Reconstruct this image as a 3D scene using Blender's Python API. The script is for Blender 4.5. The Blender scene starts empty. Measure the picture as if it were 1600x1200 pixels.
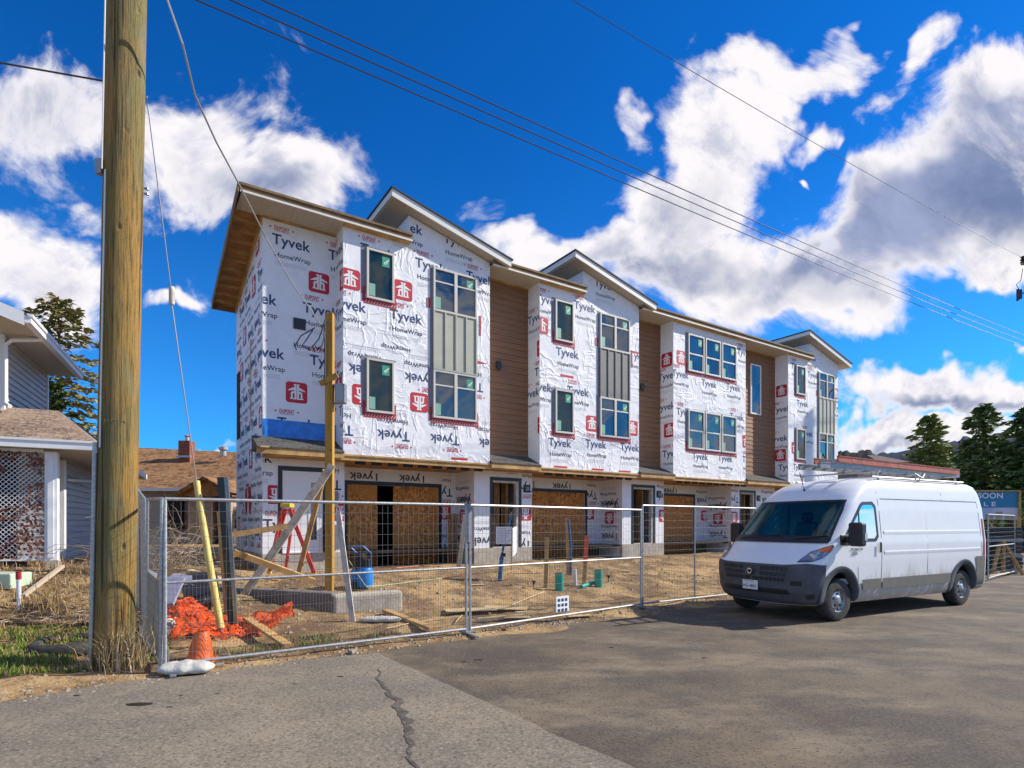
import bpy, bmesh, math, random
from mathutils import Vector, Matrix, noise
random.seed(7)
SC = bpy.context.scene
COL = SC.collection
R = math.radians
PI = math.pi

# ------------------------------------------------------------ camera, sun, sky
F = 890.0; HOR = 818.0; CZ = 1.65
cam = bpy.data.cameras.new('camera'); camo = bpy.data.objects.new('camera', cam); COL.objects.link(camo)
camo.location = (0, 0, CZ); camo.rotation_euler = (PI/2, 0, 0)
cam.sensor_width = 36; cam.lens = 36*F/1600; cam.shift_y = (HOR-600)/1600
cam.clip_start = .1; cam.clip_end = 8000
SC.camera = camo
SUN_AZ = 13.0; SUN_EL = 35.0
sd = Vector((math.cos(R(SUN_AZ))*math.cos(R(SUN_EL)), math.sin(R(SUN_AZ))*math.cos(R(SUN_EL)), math.sin(R(SUN_EL))))
sl = bpy.data.lights.new('sun', 'SUN'); sl.energy = 5.0; sl.angle = R(.55); sl.color = (1, .93, .82)
so = bpy.data.objects.new('sun', sl); COL.objects.link(so)
so.rotation_euler = sd.to_track_quat('Z', 'Y').to_euler(); so.location = (30, 8, 25)
SC.view_settings.view_transform = 'Standard'; SC.view_settings.look = 'None'
SC.view_settings.exposure = .45; SC.view_settings.gamma = 1; SC.view_settings.use_curve_mapping = False

class NT:
    """tiny node helper"""
    def __init__(s, tree): s.t = tree; s.n = tree.nodes; s.l = tree.links
    def new(s, kind, **kw):
        nd = s.n.new(kind)
        for k, v in kw.items(): setattr(nd, k, v)
        return nd
    def put(s, sock, v):
        if isinstance(v, bpy.types.NodeSocket): s.l.new(v, sock)
        elif isinstance(v, (tuple, list, Vector)):
            v = tuple(v)
            if sock.type == 'RGBA' and len(v) == 3: v = v+(1,)
            sock.default_value = v
        else: sock.default_value = v
    def math(s, op, a, b=0.0, c=0.0, clamp=False):
        m = s.new('ShaderNodeMath', operation=op); m.use_clamp = clamp
        s.put(m.inputs[0], a); s.put(m.inputs[1], b); s.put(m.inputs[2], c)
        return m.outputs[0]
    def mix(s, f, a, b, mode='MIX'):
        m = s.new('ShaderNodeMix', data_type='RGBA', blend_type=mode)
        s.put(m.inputs[0], f); s.put(m.inputs[6], a); s.put(m.inputs[7], b)
        return m.outputs[2]
    def ramp(s, v, lo, hi, a=0.0, b=1.0, smooth=True):
        m = s.new('ShaderNodeMapRange'); m.interpolation_type = 'SMOOTHSTEP' if smooth else 'LINEAR'
        s.put(m.inputs[0], v); s.put(m.inputs[1], lo); s.put(m.inputs[2], hi); s.put(m.inputs[3], a); s.put(m.inputs[4], b)
        return m.outputs[0]
    def mapping(s, vec, loc=(0,0,0), rot=(0,0,0), scale=(1,1,1)):
        m = s.new('ShaderNodeMapping'); s.put(m.inputs[0], vec)
        m.inputs[1].default_value = loc; m.inputs[2].default_value = rot; m.inputs[3].default_value = scale
        return m.outputs[0]
    def noise(s, vec, scale=5, detail=4, rough=.55, dist=0.0, col=False):
        m = s.new('ShaderNodeTexNoise'); s.put(m.inputs['Vector'], vec); m.inputs['Scale'].default_value = scale
        m.inputs['Detail'].default_value = detail; m.inputs['Roughness'].default_value = rough; m.inputs['Distortion'].default_value = dist
        return m.outputs['Color' if col else 'Fac']

# world: Nishita sky under procedural cumulus, all by direction
world = bpy.data.worlds.new('World'); SC.world = world; world.use_nodes = True
w = NT(world.node_tree); w.n.clear()
sky = w.new('ShaderNodeTexSky', sky_type='NISHITA'); sky.sun_disc = False
sky.sun_elevation = R(SUN_EL); sky.sun_rotation = R(90-SUN_AZ); sky.altitude = 500; sky.dust_density = .25; sky.ozone_density = 2.0; sky.air_density = 1.0
tc = w.new('ShaderNodeTexCoord'); D = tc.outputs['Generated']
sep = w.new('ShaderNodeSeparateXYZ'); w.put(sep.inputs[0], D)
dy = w.math('MAXIMUM', sep.outputs[1], .12)
gu = w.math('DIVIDE', sep.outputs[0], dy); gv = w.math('DIVIDE', sep.outputs[2], dy)
cmb = w.new('ShaderNodeCombineXYZ'); w.put(cmb.inputs[0], gu); w.put(cmb.inputs[1], gv); G = cmb.outputs[0]
wn = w.noise(G, 4.5, 4, .6, 0, True)
wv = w.new('ShaderNodeVectorMath', operation='MULTIPLY_ADD'); w.put(wv.inputs[0], wn); wv.inputs[1].default_value = (.26, .26, 0); wv.inputs[2].default_value = (-.13, -.13, 0)
wa = w.new('ShaderNodeVectorMath', operation='ADD'); w.put(wa.inputs[0], G); w.put(wa.inputs[1], wv.outputs[0]); GW = wa.outputs[0]
def blob(cx, cy, rx, ry, rot, wgt):
    u, v = (cx-800)/F, (HOR-cy)/F
    m = w.new('ShaderNodeMapping', vector_type='TEXTURE'); w.put(m.inputs[0], GW)
    m.inputs[1].default_value = (u, v, 0); m.inputs[2].default_value = (0, 0, R(rot)); m.inputs[3].default_value = (rx/F, ry/F, 1)
    ln = w.new('ShaderNodeVectorMath', operation='LENGTH'); w.put(ln.inputs[0], m.outputs[0])
    return w.ramp(ln.outputs[1], 0.25, 1.6, wgt, 0.0)
def total(lst):
    acc = None
    for b in lst:
        v = blob(*b); acc = v if acc is None else w.math('MAXIMUM', acc, v)
    return acc
#            x    y    rx   ry  rot  w
clouds = [(330,235,150,90,-12,1),(440,250,130,90,-20,1),(70,180,130,110,0,.85),(40,420,150,80,-10,1),(150,330,110,30,0,.5),
          (290,480,60,18,0,.55),(1135,225,85,95,0,1),(1060,310,110,70,0,1),(900,385,160,45,8,1),(1100,420,190,90,-5,1),
          (1290,450,170,60,-12,1),(990,190,40,46,20,.72),(1250,95,120,50,0,1),(1180,150,40,60,0,.7),(1460,80,80,42,30,.85),(1300,62,100,40,0,.9),
          (1360,140,70,22,30,.55),(1268,222,32,36,0,.72),(1247,293,14,12,0,.75),(1510,265,290,130,33,1),(1420,380,230,95,22,1),(1600,330,120,90,20,1),(1370,290,75,60,20,1),
          (1570,150,110,80,30,1),(1420,370,170,80,20,1),(1560,420,70,36,12,.9),(1440,622,140,36,0,1),(1370,675,100,34,0,1),(1560,640,110,32,0,1),
          (1500,690,160,26,0,1),(1330,610,26,10,0,.55),(760,352,50,24,20,.5),(800,30,10,10,0,0),(310,694,60,12,0,.8),(1590,560,24,14,0,.6)]
bl = total(clouds)
n1 = w.noise(G, 4.2, 10, .66, .5)
dens = w.math('ADD', w.math('MULTIPLY', bl, .95), w.math('MULTIPLY', w.math('SUBTRACT', n1, .5), 2.1))
# billow shading: how much denser the cloud is towards the sun
ofs = w.new('ShaderNodeVectorMath', operation='ADD'); w.put(ofs.inputs[0], G); ofs.inputs[1].default_value = (.045, .03, 0)
n1b = w.noise(ofs.outputs[0], 4.2, 6, .66, .5)
# generic clouds added over the rest of the sphere, for window reflections and neutral fill
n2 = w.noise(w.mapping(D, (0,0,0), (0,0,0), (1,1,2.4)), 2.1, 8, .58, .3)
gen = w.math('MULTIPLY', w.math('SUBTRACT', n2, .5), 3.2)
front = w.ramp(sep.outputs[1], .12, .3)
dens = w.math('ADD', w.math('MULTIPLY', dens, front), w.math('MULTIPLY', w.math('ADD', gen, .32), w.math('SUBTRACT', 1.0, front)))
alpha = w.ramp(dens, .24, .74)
dark = total([(1500,300,290,100,30,1),(1400,380,210,55,15,1),(1090,330,70,80,0,.5),(1040,410,190,40,0,.62),(1290,430,150,30,-10,.6),(80,170,120,80,0,.6),(400,280,120,60,0,.8),
              (1440,645,110,17,0,.8),(1360,692,100,16,0,.7),(1560,655,80,14,0,.7),(60,440,100,40,0,.35),(1250,110,80,30,0,.2),(1590,190,100,40,30,.8)])
n3 = w.noise(G, 7.0, 6, .55, .2)
dk = w.ramp(w.math('ADD', dark, w.math('MULTIPLY', w.math('SUBTRACT', n3, .5), .8)), .05, .95)
dk = w.math('MULTIPLY', dk, w.ramp(dens, .5, .95))
dkg = w.math('MULTIPLY', w.ramp(dens, .7, 1.2), w.math('SUBTRACT', 1.0, front))
dk = w.math('MAXIMUM', dk, w.math('MULTIPLY', dkg, .8))
CLW, CLD = (8.3, 8.0, 8.2), (1.45, 1.95, 3.5)
emb = w.ramp(w.math('ADD', w.math('SUBTRACT', n1b, n1), w.math('MULTIPLY', w.math('SUBTRACT', dens, .9), .10)), -.03, .17)
emb = w.math('MULTIPLY', emb, w.ramp(dens, .45, .85))
ccol = w.mix(w.math('MULTIPLY', emb, .62), CLW, (3.1,3.5,5.2))
ccol = w.mix(dk, ccol, w.mix(w.ramp(w.noise(G, 3.2, 7, .62, .3), .38, .66), CLD, (3.0,3.5,5.3)))
skyc = w.mix(1.0, sky.outputs[0], w.mix(w.ramp(sep.outputs[2], .15, .62), (.16,.84,1.58), (.035,.60,1.36)), 'MULTIPLY')
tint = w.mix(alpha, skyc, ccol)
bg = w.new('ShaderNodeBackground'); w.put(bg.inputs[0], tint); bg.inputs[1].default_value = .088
wo = w.new('ShaderNodeOutputWorld'); w.l.new(bg.outputs[0], wo.inputs[0])

# ------------------------------------------------------------ materials
def mat(name, col=(.5,.5,.5), rough=.7, metal=0.0, var=0.0, vscale=6, bump=0.0, bscale=30, stretch=(1,1,1), spec=.5, fn=None, col2=None):
    m = bpy.data.materials.new(name); m.use_nodes = True; t = NT(m.node_tree)
    b = t.n['Principled BSDF']; b.inputs['Roughness'].default_value = rough; b.inputs['Metallic'].default_value = metal
    b.inputs['Specular IOR Level'].default_value = spec
    b.inputs['Base Color'].default_value = tuple(col)+(1,)
    tcn = t.new('ShaderNodeTexCoord'); O = t.mapping(tcn.outputs['Object'], scale=stretch)
    if var:
        nz = t.noise(O, vscale, 6, .65)
        c2 = col2 or tuple(c*(1-var) for c in col); c1 = col if col2 else tuple(min(1, c*(1+var*.6)) for c in col)
        t.put(b.inputs['Base Color'], t.mix(t.ramp(nz, .32, .68), c2, c1))
    if bump:
        bn = t.new('ShaderNodeBump'); bn.inputs['Strength'].default_value = bump; bn.inputs['Distance'].default_value = .02
        t.put(bn.inputs['Height'], t.noise(O, bscale, 5, .6)); t.put(b.inputs['Normal'], bn.outputs[0])
    if fn: fn(t, b, tcn.outputs['Object'])
    return m

def bumpnode(t, h, strength, dist, nrm=None):
    bn = t.new('ShaderNodeBump'); bn.inputs['Strength'].default_value = strength; bn.inputs['Distance'].default_value = dist
    t.put(bn.inputs['Height'], h)
    if nrm is not None: t.put(bn.inputs['Normal'], nrm)
    return bn.outputs[0]
def wrapfn(strength):
    def fn(t, b, O):
        # creases of loose sheet: two warped ridged fields + fine crinkle
        w1 = t.noise(O, 1.3, 3, .5, 0, True)
        va = t.new('ShaderNodeVectorMath', operation='MULTIPLY_ADD'); t.put(va.inputs[0], w1); va.inputs[1].default_value = (.8,.8,.8); t.put(va.inputs[2], O)
        r1 = t.noise(t.mapping(va.outputs[0], rot=(.0,.75,.0), scale=(.55,1,2.6)), 1.1, 2.4, .5)
        r1 = t.math('ABSOLUTE', t.math('SUBTRACT', r1, .5)); r1 = t.ramp(r1, 0, .06, 1, 0); r1 = t.math('MULTIPLY', r1, t.ramp(t.noise(O, .9, 2, .5), .42, .62))
        r2 = t.noise(t.mapping(va.outputs[0], rot=(0,-.35,0), scale=(2.8,1,.7)), 1.1, 2.4, .5)
        r2 = t.math('ABSOLUTE', t.math('SUBTRACT', r2, .5)); r2 = t.ramp(r2, 0, .06, 1, 0); r2 = t.math('MULTIPLY', r2, t.ramp(t.noise(O, 1.15, 2, .5), .40, .6, 1, 0))
        big = t.noise(O, 1.7, 2, .5)
        fine = t.noise(t.mapping(O, scale=(1,1,2.2)), 9, 3, .55)
        h = t.math('ADD', t.math('MULTIPLY', r1, 1.15), t.math('MULTIPLY', r2, .95))
        h = t.math('ADD', h, t.math('MULTIPLY', fine, t.ramp(t.noise(O, .8, 2, .5), .38, .66, .08, .55))); h = t.math('ADD', h, t.math('MULTIPLY', big, 1.6))
        t.put(b.inputs['Normal'], bumpnode(t, h, strength, .04))
        t.put(b.inputs['Base Color'], t.mix(t.ramp(t.noise(O, 3, 5, .7), .35, .75), (.82,.82,.84), (.74,.75,.78)))
    return fn
M = {}
M['wrap'] = mat('wrap_loose', (.8,.8,.82), .65, fn=wrapfn(.32))
M['wrapflat'] = mat('wrap_taut', (.8,.8,.82), .55, fn=wrapfn(.10))
M['navy'] = mat('ink_navy', (.018,.05,.15), .6)
M['ink'] = mat('ink_black', (.03,.035,.06), .6)
M['inkgrey'] = mat('ink_grey', (.42,.42,.46), .6)
M['red'] = mat('ink_red', (.50,.010,.025), .55)
M['inkw'] = mat('ink_white', (.8,.8,.8), .6)
M['redtape'] = mat('tape_red', (.42,.02,.03), .5, var=.35, vscale=20, bump=.3, bscale=25)
M['blacktape'] = mat('tape_black', (.014,.014,.018), .38, bump=.4, bscale=20)
M['greytape'] = mat('tape_grey', (.22,.22,.25), .5, var=.2, vscale=14)
M['bluemem'] = mat('membrane_blue', (.02,.21,.66), .4, var=.3, vscale=5, bump=.4, bscale=10)
M['almond'] = mat('window_vinyl', (.62,.59,.52), .4)
M['white'] = mat('white_vinyl', (.78,.78,.78), .4)
M['panelgreen'] = mat('board_batten', (.42,.42,.34), .6, var=.06, vscale=3)
M['panelgrey'] = mat('board_batten_grey', (.19,.185,.17), .6, var=.08, vscale=3)
M['soffit'] = mat('soffit_vinyl', (.52,.46,.36), .6)
M['fascia'] = mat('fascia_metal', (.74,.72,.66), .4)
M['rooftop'] = mat('roof_membrane', (.035,.035,.04), .8, var=.2)
M['wood'] = mat('new_lumber', (.50,.30,.11), .75, var=.3, vscale=3, stretch=(1,1,1), bump=.15)
M['woodlt'] = mat('pale_lumber', (.58,.44,.24), .75, var=.25, vscale=5, bump=.15)
M['woodgrey'] = mat('weathered_lumber', (.36,.30,.23), .8, var=.4, vscale=5, bump=.3)
M['woodwht'] = mat('whitewashed_lumber', (.55,.50,.44), .8, var=.3, vscale=6, bump=.3)
M['ply'] = mat('plywood_soffit', (.40,.20,.07), .75, var=.35, vscale=2.5, stretch=(1,1,1))
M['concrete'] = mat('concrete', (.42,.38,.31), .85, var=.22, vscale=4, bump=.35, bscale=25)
M['concretedark'] = mat('concrete_dark', (.13,.11,.09), .85, var=.3, vscale=4, bump=.3, bscale=20)  # darker concrete tone for the garage footings
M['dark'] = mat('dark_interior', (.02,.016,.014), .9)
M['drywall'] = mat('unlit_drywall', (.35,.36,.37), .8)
M['galv'] = mat('galvanised_steel', (.44,.45,.45), .5, .6, var=.25, vscale=30)
M['wire'] = mat('galvanised_wire', (.14,.14,.14), .6, .2)
M['cordwire'] = mat('bright_strand', (.38,.38,.38), .5, .5)
M['fasciadark'] = mat('raw_fascia_board', (.20,.125,.06), .8, var=.3, vscale=4)
M['steel'] = mat('grey_steel', (.30,.31,.32), .45, .6, var=.2, vscale=15)
M['box'] = mat('grey_enclosure', (.20,.21,.21), .5, .2, var=.12, vscale=12)
M['blackpl'] = mat('black_plastic', (.02,.02,.022), .45)
M['rubber'] = mat('rubber', (.028,.027,.026), .85, var=.4, vscale=12, col2=(.07,.06,.05))
def osb(t, b, O):
    v = t.new('ShaderNodeTexVoronoi'); v.feature = 'F1'; t.put(v.inputs['Vector'], t.mapping(O, rot=(0,.5,0), scale=(1,1,.35))); v.inputs['Scale'].default_value = 30
    v2 = t.new('ShaderNodeTexVoronoi'); t.put(v2.inputs['Vector'], t.mapping(O, rot=(0,-.9,0), scale=(.35,1,1))); v2.inputs['Scale'].default_value = 26
    s1 = t.new('ShaderNodeSeparateColor'); t.put(s1.inputs[0], v.outputs['Color']); s2 = t.new('ShaderNodeSeparateColor'); t.put(s2.inputs[0], v2.outputs['Color'])
    a = t.math('MULTIPLY', t.math('ADD', s1.outputs[0], s2.outputs[1]), .5)
    c = t.mix(t.ramp(a, .2, .8), (.22,.08,.018), (.72,.32,.075)); c = t.mix(t.ramp(t.noise(O, 2, 3), .35, .7), c, (.50,.20,.045)); 
    t.put(b.inputs['Base Color'], c); t.put(b.inputs['Normal'], bumpnode(t, a, .3, .01))
M['osb'] = mat('oriented_strand_board', rough=.75, fn=osb)
M['siding'] = mat('brown_lap_siding', (.26,.125,.055), .6, var=.18, vscale=3, stretch=(.5,1,10), bump=.12, bscale=14)
M['housesiding'] = mat('white_lap_siding', (.50,.46,.44), .5, var=.06, vscale=2)
def shingle(c1, c2, c3, sx=.33, sz=.14, ns=14):
    def fn(t, b, O):
        bk = t.new('ShaderNodeTexBrick'); t.put(bk.inputs['Vector'], O)
        # uses UV-free object coords mapped (x, slope y)
        bk.inputs['Color1'].default_value = c1+(1,); bk.inputs['Color2'].default_value = c2+(1,); bk.inputs['Mortar'].default_value = c3+(1,)
        bk.inputs['Scale'].default_value = 1; bk.inputs['Brick Width'].default_value = sx; bk.inputs['Row Height'].default_value = sz; bk.inputs['Mortar Size'].default_value = .008; bk.inputs['Bias'].default_value = 0
        n = t.noise(O, ns, 5, .7); n2_ = t.noise(O, 1.3, 4, .6)
        c = t.mix(t.ramp(n, .42, .62), bk.outputs['Color'], tuple(x*.3 for x in c1)); c = t.mix(t.math('MULTIPLY', t.ramp(n2_, .4, .7), .6), c, c2)
        t.put(b.inputs['Base Color'], c); t.put(b.inputs['Normal'], bumpnode(t, t.math('MULTIPLY', bk.outputs['Fac'], -1.0), .5, .02))
    return fn
M['shinglegrey'] = mat('grey_shingle', rough=.95, fn=shingle((.085,.082,.075),(.11,.10,.085),(.04,.04,.04)))
M['shinglebrown'] = mat('brown_shingle', rough=.95, fn=shingle((.27,.125,.045),(.36,.19,.075),(.06,.03,.015), .42, .24, 4.5))
M['shingletan'] = mat('tan_shingle', rough=.95, fn=shingle((.28,.19,.13),(.38,.27,.19),(.07,.05,.04), .34, .16))
def glassmat(name, base, rough=.03):
    def fn(t, b, O):
        geo = t.new('ShaderNodeNewGeometry'); va = t.new('ShaderNodeVectorMath', operation='MULTIPLY_ADD'); t.put(va.inputs[0], t.noise(O, .9, 1, .4, 0, True)); va.inputs[1].default_value = (.34,.34,.34); va.inputs[2].default_value = (-.17,-.17,-.17)
        vb = t.new('ShaderNodeVectorMath', operation='ADD'); t.put(vb.inputs[0], geo.outputs['Normal']); t.put(vb.inputs[1], va.outputs[0]); vn = t.new('ShaderNodeVectorMath', operation='NORMALIZE'); t.put(vn.inputs[0], vb.outputs[0])
        t.put(b.inputs['Normal'], bumpnode(t, t.noise(O, 1.6, 2, .4), .15, .05, vn.outputs[0]))
    return mat(name, base, rough, spec=1.0, fn=fn)
M['glassdark'] = glassmat('window_glass_dim', (.010,.030,.034)); M['glassdark'].node_tree.nodes['Principled BSDF'].inputs['IOR'].default_value = 1.35
M['glass'] = glassmat('window_glass', (.010,.030,.050))
M['glass'].node_tree.nodes['Principled BSDF'].inputs['IOR'].default_value = 1.62
M['sticker'] = mat('green_sticker', (.03,.30,.18), .5)
M['stickerlt'] = mat('pale_green_sticker', (.20,.42,.32), .5)
def polefn(t, b, O):
    g = t.noise(t.mapping(O, scale=(1,1,.035)), 55, 6, .75); k = t.noise(t.mapping(O, scale=(1,1,.35)), 5, 3, .6)
    big = t.noise(t.mapping(O, scale=(1,1,.25)), 2.2, 4, .6)
    c = t.mix(t.ramp(big, .38, .62), (.20,.165,.05), (.36,.20,.04)); c = t.mix(t.ramp(g, .46, .66), c, (.085,.06,.018)); 
    c = t.mix(t.math('MULTIPLY', t.ramp(k, .52, .75), .55), c, (.20,.19,.10))
    v = t.new('ShaderNodeTexVoronoi'); t.put(v.inputs['Vector'], t.mapping(O, scale=(1,1,.55))); v.inputs['Scale'].default_value = 4.4; v.inputs['Randomness'].default_value = 1
    sp_ = t.noise(t.mapping(O, scale=(1,1,.02)), 16, 2, .5); c = t.mix(t.math('MULTIPLY', t.ramp(sp_, .64, .67), .85), c, (.03,.02,.008)); c = t.mix(t.math('MULTIPLY', t.ramp(t.noise(t.mapping(O, scale=(1,1,.12)), 3.1, 4, .6), .58, .72), .55), c, (.25,.23,.16))
    c = t.mix(t.ramp(v.outputs['Distance'], .05, .12, 1, 0), c, (.035,.02,.01))
    t.put(b.inputs['Base Color'], c); t.put(b.inputs['Normal'], bumpnode(t, t.math('ADD', g, t.ramp(v.outputs['Distance'], .03, .16)), .9, .03))
M['pole'] = mat('treated_pole', rough=.8, fn=polefn)
def treatedfn(t, b, O):
    g = t.noise(t.mapping(O, scale=(1,1,.06)), 22, 5, .7); v = t.new('ShaderNodeTexVoronoi'); t.put(v.inputs['Vector'], t.mapping(O, scale=(1,1,.6))); v.inputs['Scale'].default_value = 6
    c = t.mix(t.ramp(g, .35, .7), (.46,.25,.035), (.30,.15,.022)); c = t.mix(t.ramp(v.outputs['Distance'], .04, .12, 1, 0), c, (.09,.04,.012))
    t.put(b.inputs['Base Color'], c)
M['timber'] = mat('treated_timber', rough=.75, fn=treatedfn)

# ------------------------------------------------------------ mesh builder
ROOTM = {}
class MB:
    def __init__(s): s.v = []; s.f = []; s.mi = []; s.m = 0
    def add(s, vs, fs):
        o = len(s.v); s.v += [Vector(p) for p in vs]; s.f += [tuple(i+o for i in f) for f in fs]; s.mi += [s.m]*len(fs); return s
    def box(s, c, d, rz=0, rot=None):
        m = rot or Matrix.Rotation(rz, 3, 'Z'); c = Vector(c); vs = []
        for i in (-1,1):
            for j in (-1,1):
                for k in (-1,1): vs.append(c + m @ Vector((i*d[0]/2, j*d[1]/2, k*d[2]/2)))
        return s.add(vs, [(0,1,3,2),(4,6,7,5),(0,4,5,1),(2,3,7,6),(0,2,6,4),(1,5,7,3)])
    def span(s, a, b):
        return s.box([(p+q)/2 for p, q in zip(a, b)], [abs(q-p) for p, q in zip(a, b)])
    def bar(s, p, q, wd, th, up=(0,0,1)):
        p = Vector(p); q = Vector(q); x = (q-p); L = x.length; x.normalize(); y = Vector(up).cross(x)
        if y.length < 1e-4: y = Vector((0,1,0)).cross(x)
        y.normalize(); z = x.cross(y)
        m = Matrix((x, y, z)).transposed()
        return s.box((p+q)/2, (L, wd, th), rot=m)
    def tube(s, path, r, n=8, cap=True):
        path = [Vector(p) for p in path]; rr = r if isinstance(r, (list, tuple)) else [r]*len(path)
        rings = []; prev = None
        for i, p in enumerate(path):
            a = path[max(0, i-1)]; b = path[min(len(path)-1, i+1)]; t = (b-a).normalized()
            if prev is None:
                u = t.cross(Vector((0,0,1)))
                if u.length < .01: u = t.cross(Vector((0,1,0)))
            else: u = prev - t*prev.dot(t)
            u.normalize(); prev = u; v = t.cross(u)
            rings.append([p + (u*math.cos(2*PI*k/n) + v*math.sin(2*PI*k/n))*rr[i] for k in range(n)])
        vs = [q for rg in rings for q in rg]; fs = []
        for i in range(len(path)-1):
            for k in range(n): fs.append((i*n+k, i*n+(k+1)%n, (i+1)*n+(k+1)%n, (i+1)*n+k))
        if cap and n > 2: fs.append(tuple(range(n-1, -1, -1))); fs.append(tuple((len(path)-1)*n+k for k in range(n)))
        return s.add(vs, fs)
    def lathe(s, prof, c, n=24, axis='Z', m=None):
        c = Vector(c); vs = []; fs = []
        for (r, h) in prof:
            for k in range(n):
                a = 2*PI*k/n; p = Vector((r*math.cos(a), r*math.sin(a), h))
                if axis == 'Y': p = Vector((p.x, p.z, p.y))
                if axis == 'X': p = Vector((p.z, p.x, p.y))
                if m: p = m @ p
                vs.append(c+p)
        for i in range(len(prof)-1):
            for k in range(n): fs.append((i*n+k, i*n+(k+1)%n, (i+1)*n+(k+1)%n, (i+1)*n+k))
        fs.append(tuple(range(n))); fs.append(tuple((len(prof)-1)*n+k for k in range(n)))
        return s.add(vs, fs)
    def prism(s, poly, fr, d0, d1):
        """poly of 2D points; fr(a,b,d)->3D"""
        n = len(poly); vs = [fr(a, b, d0) for a, b in poly]+[fr(a, b, d1) for a, b in poly]
        fs = [tuple(range(n)), tuple(range(2*n-1, n-1, -1))]+[(i, (i+1)%n, n+(i+1)%n, n+i) for i in range(n)]
        return s.add(vs, fs)
    def build(s, name, mats, parent=None, world=False, smooth=False, fixn=True, bevel=0):
        me = bpy.data.meshes.new(name); vs = s.v
        if world and parent is not None:
            inv = ROOTM[parent.name].inverted(); vs = [inv @ v for v in vs]
        me.from_pydata([tuple(v) for v in vs], [], s.f)
        if not isinstance(mats, (list, tuple)): mats = [mats]
        for m in mats: me.materials.append(M[m] if isinstance(m, str) else m)
        for p, i in zip(me.polygons, s.mi): p.material_index = i
        if fixn:
            bm = bmesh.new(); bm.from_mesh(me); bmesh.ops.recalc_face_normals(bm, faces=bm.faces); bm.to_mesh(me); bm.free()
        if smooth:
            for p in me.polygons: p.use_smooth = True
            if smooth != 'all': me.set_sharp_from_angle(angle=R(38))
        o = bpy.data.objects.new(name, me); COL.objects.link(o)
        if parent is not None:
            o.parent = parent; ROOTM[o.name] = ROOTM[parent.name]
        else: ROOTM[o.name] = Matrix.Identity(4)
        if bevel:
            b = o.modifiers.new('bevel', 'BEVEL'); b.width = bevel; b.segments = 2; b.limit_method = 'ANGLE'
        return o
def tag(o, label=None, cat=None, group=None, kind=None):
    if label: o['label'] = label
    if cat: o['category'] = cat
    if group: o['group'] = group
    if kind: o['kind'] = kind
    return o
def thing(name, label, cat, loc=(0,0,0), rz=0.0, group=None):
    o = bpy.data.objects.new(name, None); COL.objects.link(o); o.location = loc; o.rotation_euler = (0,0,rz); o.empty_display_size = .3
    ROOTM[o.name] = Matrix.Translation(Vector(loc)) @ Matrix.Rotation(rz, 4, 'Z')
    return tag(o, label, cat, group)
def solo(mb, name, mats, label, cat, group=None, kind=None, **kw):
    """a thing that is one mesh: origin moved to its base"""
    lo = Vector((min(v.x for v in mb.v), min(v.y for v in mb.v), min(v.z for v in mb.v))); hi = Vector((max(v.x for v in mb.v), max(v.y for v in mb.v), 0))
    c = Vector(((lo.x+hi.x)/2, (lo.y+hi.y)/2, lo.z)); mb.v = [v-c for v in mb.v]
    o = mb.build(name, mats, **kw); o.location = c; ROOTM[o.name] = Matrix.Translation(c)
    return tag(o, label, cat, group, kind)
def copy_tree(o, parent=None):
    c = o.copy(); COL.objects.link(c); c.parent = parent
    for ch in [x for x in bpy.data.objects if x.parent == o]: copy_tree(ch, c)
    return c
def at(x, y, Y):
    """photo pixel at depth Y -> world point"""
    return Vector(((x-800)/F*Y, Y, CZ+(HOR-y)/F*Y))
def fbm(p, o=4): return noise.fractal(Vector(p), 1.0, 2.0, o)
def sstep(a, b, x):
    x = max(0, min(1, (x-a)/(b-a))); return x*x*(3-2*x)

# ------------------------------------------------------------ terrain
def nfence(x, y): return -.598*(x+3.86)+.802*(y-6.33)
def along(x, y): return .802*(x+3.86)+.598*(y-6.33)
def gz(x, y, rough=True):
    n = nfence(x, y); a = along(x, y)
    n0 = -.35 if a < 3 else -.35 - .25*sstep(3, 5, a) + 1.2*sstep(9.5, 13, a)
    if x < -4: n0 = -.35 - .0*x
    z = -.05 + .075*sstep(n0-.5, n0+.35, n + .25*fbm((x*.9, y*.9, 3.1))) + .45*sstep(.3, 5.6, n)
    z += .35*sstep(5, 9, -x)*sstep(0, 5, n)
    if rough:
        k = sstep(n0-.2, n0+.6, n)*(1-sstep(5.9, 7.0, n)*.7)
        z += k*(.06*fbm((x*.7, y*.7, 0)) + .034*fbm((x*2.6, y*2.6, 5)) + .02*abs(fbm((x*.9+y*1.4, y*.35-x*.5, 8))))
    z -= .25*sstep(11, 16, a)*0
    return z
def ground_at(x, Y0=6.0, px=None): pass
def groundpix(x, y):
    """where the view ray of a photo pixel meets the ground"""
    d = Vector(((x-800)/F, 1, (HOR-y)/F)); t = 2.0
    while t < 80:
        p = Vector((0,0,CZ))+d*t
        if p.z <= max(0, gz(p.x, p.y)): return Vector((p.x, p.y, max(0, gz(p.x, p.y))))
        t += .02
    return p
def lines(dense_lo, dense_hi, step, lo, hi):
    a = []; x = dense_lo; st = step
    while x > lo: a.append(x); x -= st; st *= 1.35
    a.append(lo); a = a[::-1]; x = dense_lo+step
    while x < dense_hi: a.append(x); x += step
    st = step
    while x < hi: a.append(x); x += st; st *= 1.35
    a.append(hi); return a
xs = lines(-14, 17, .13, -2500, 3500); ys = lines(3.6, 21, .13, -300, 5000)
mb = MB(); nx, ny = len(xs), len(ys)
mb.v = [Vector((x, y, gz(x, y))) for y in ys for x in xs]
mb.f = [(j*nx+i, j*nx+i+1, (j+1)*nx+i+1, (j+1)*nx+i) for j in range(ny-1) for i in range(nx-1)]; mb.mi = [0]*len(mb.f)
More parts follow.
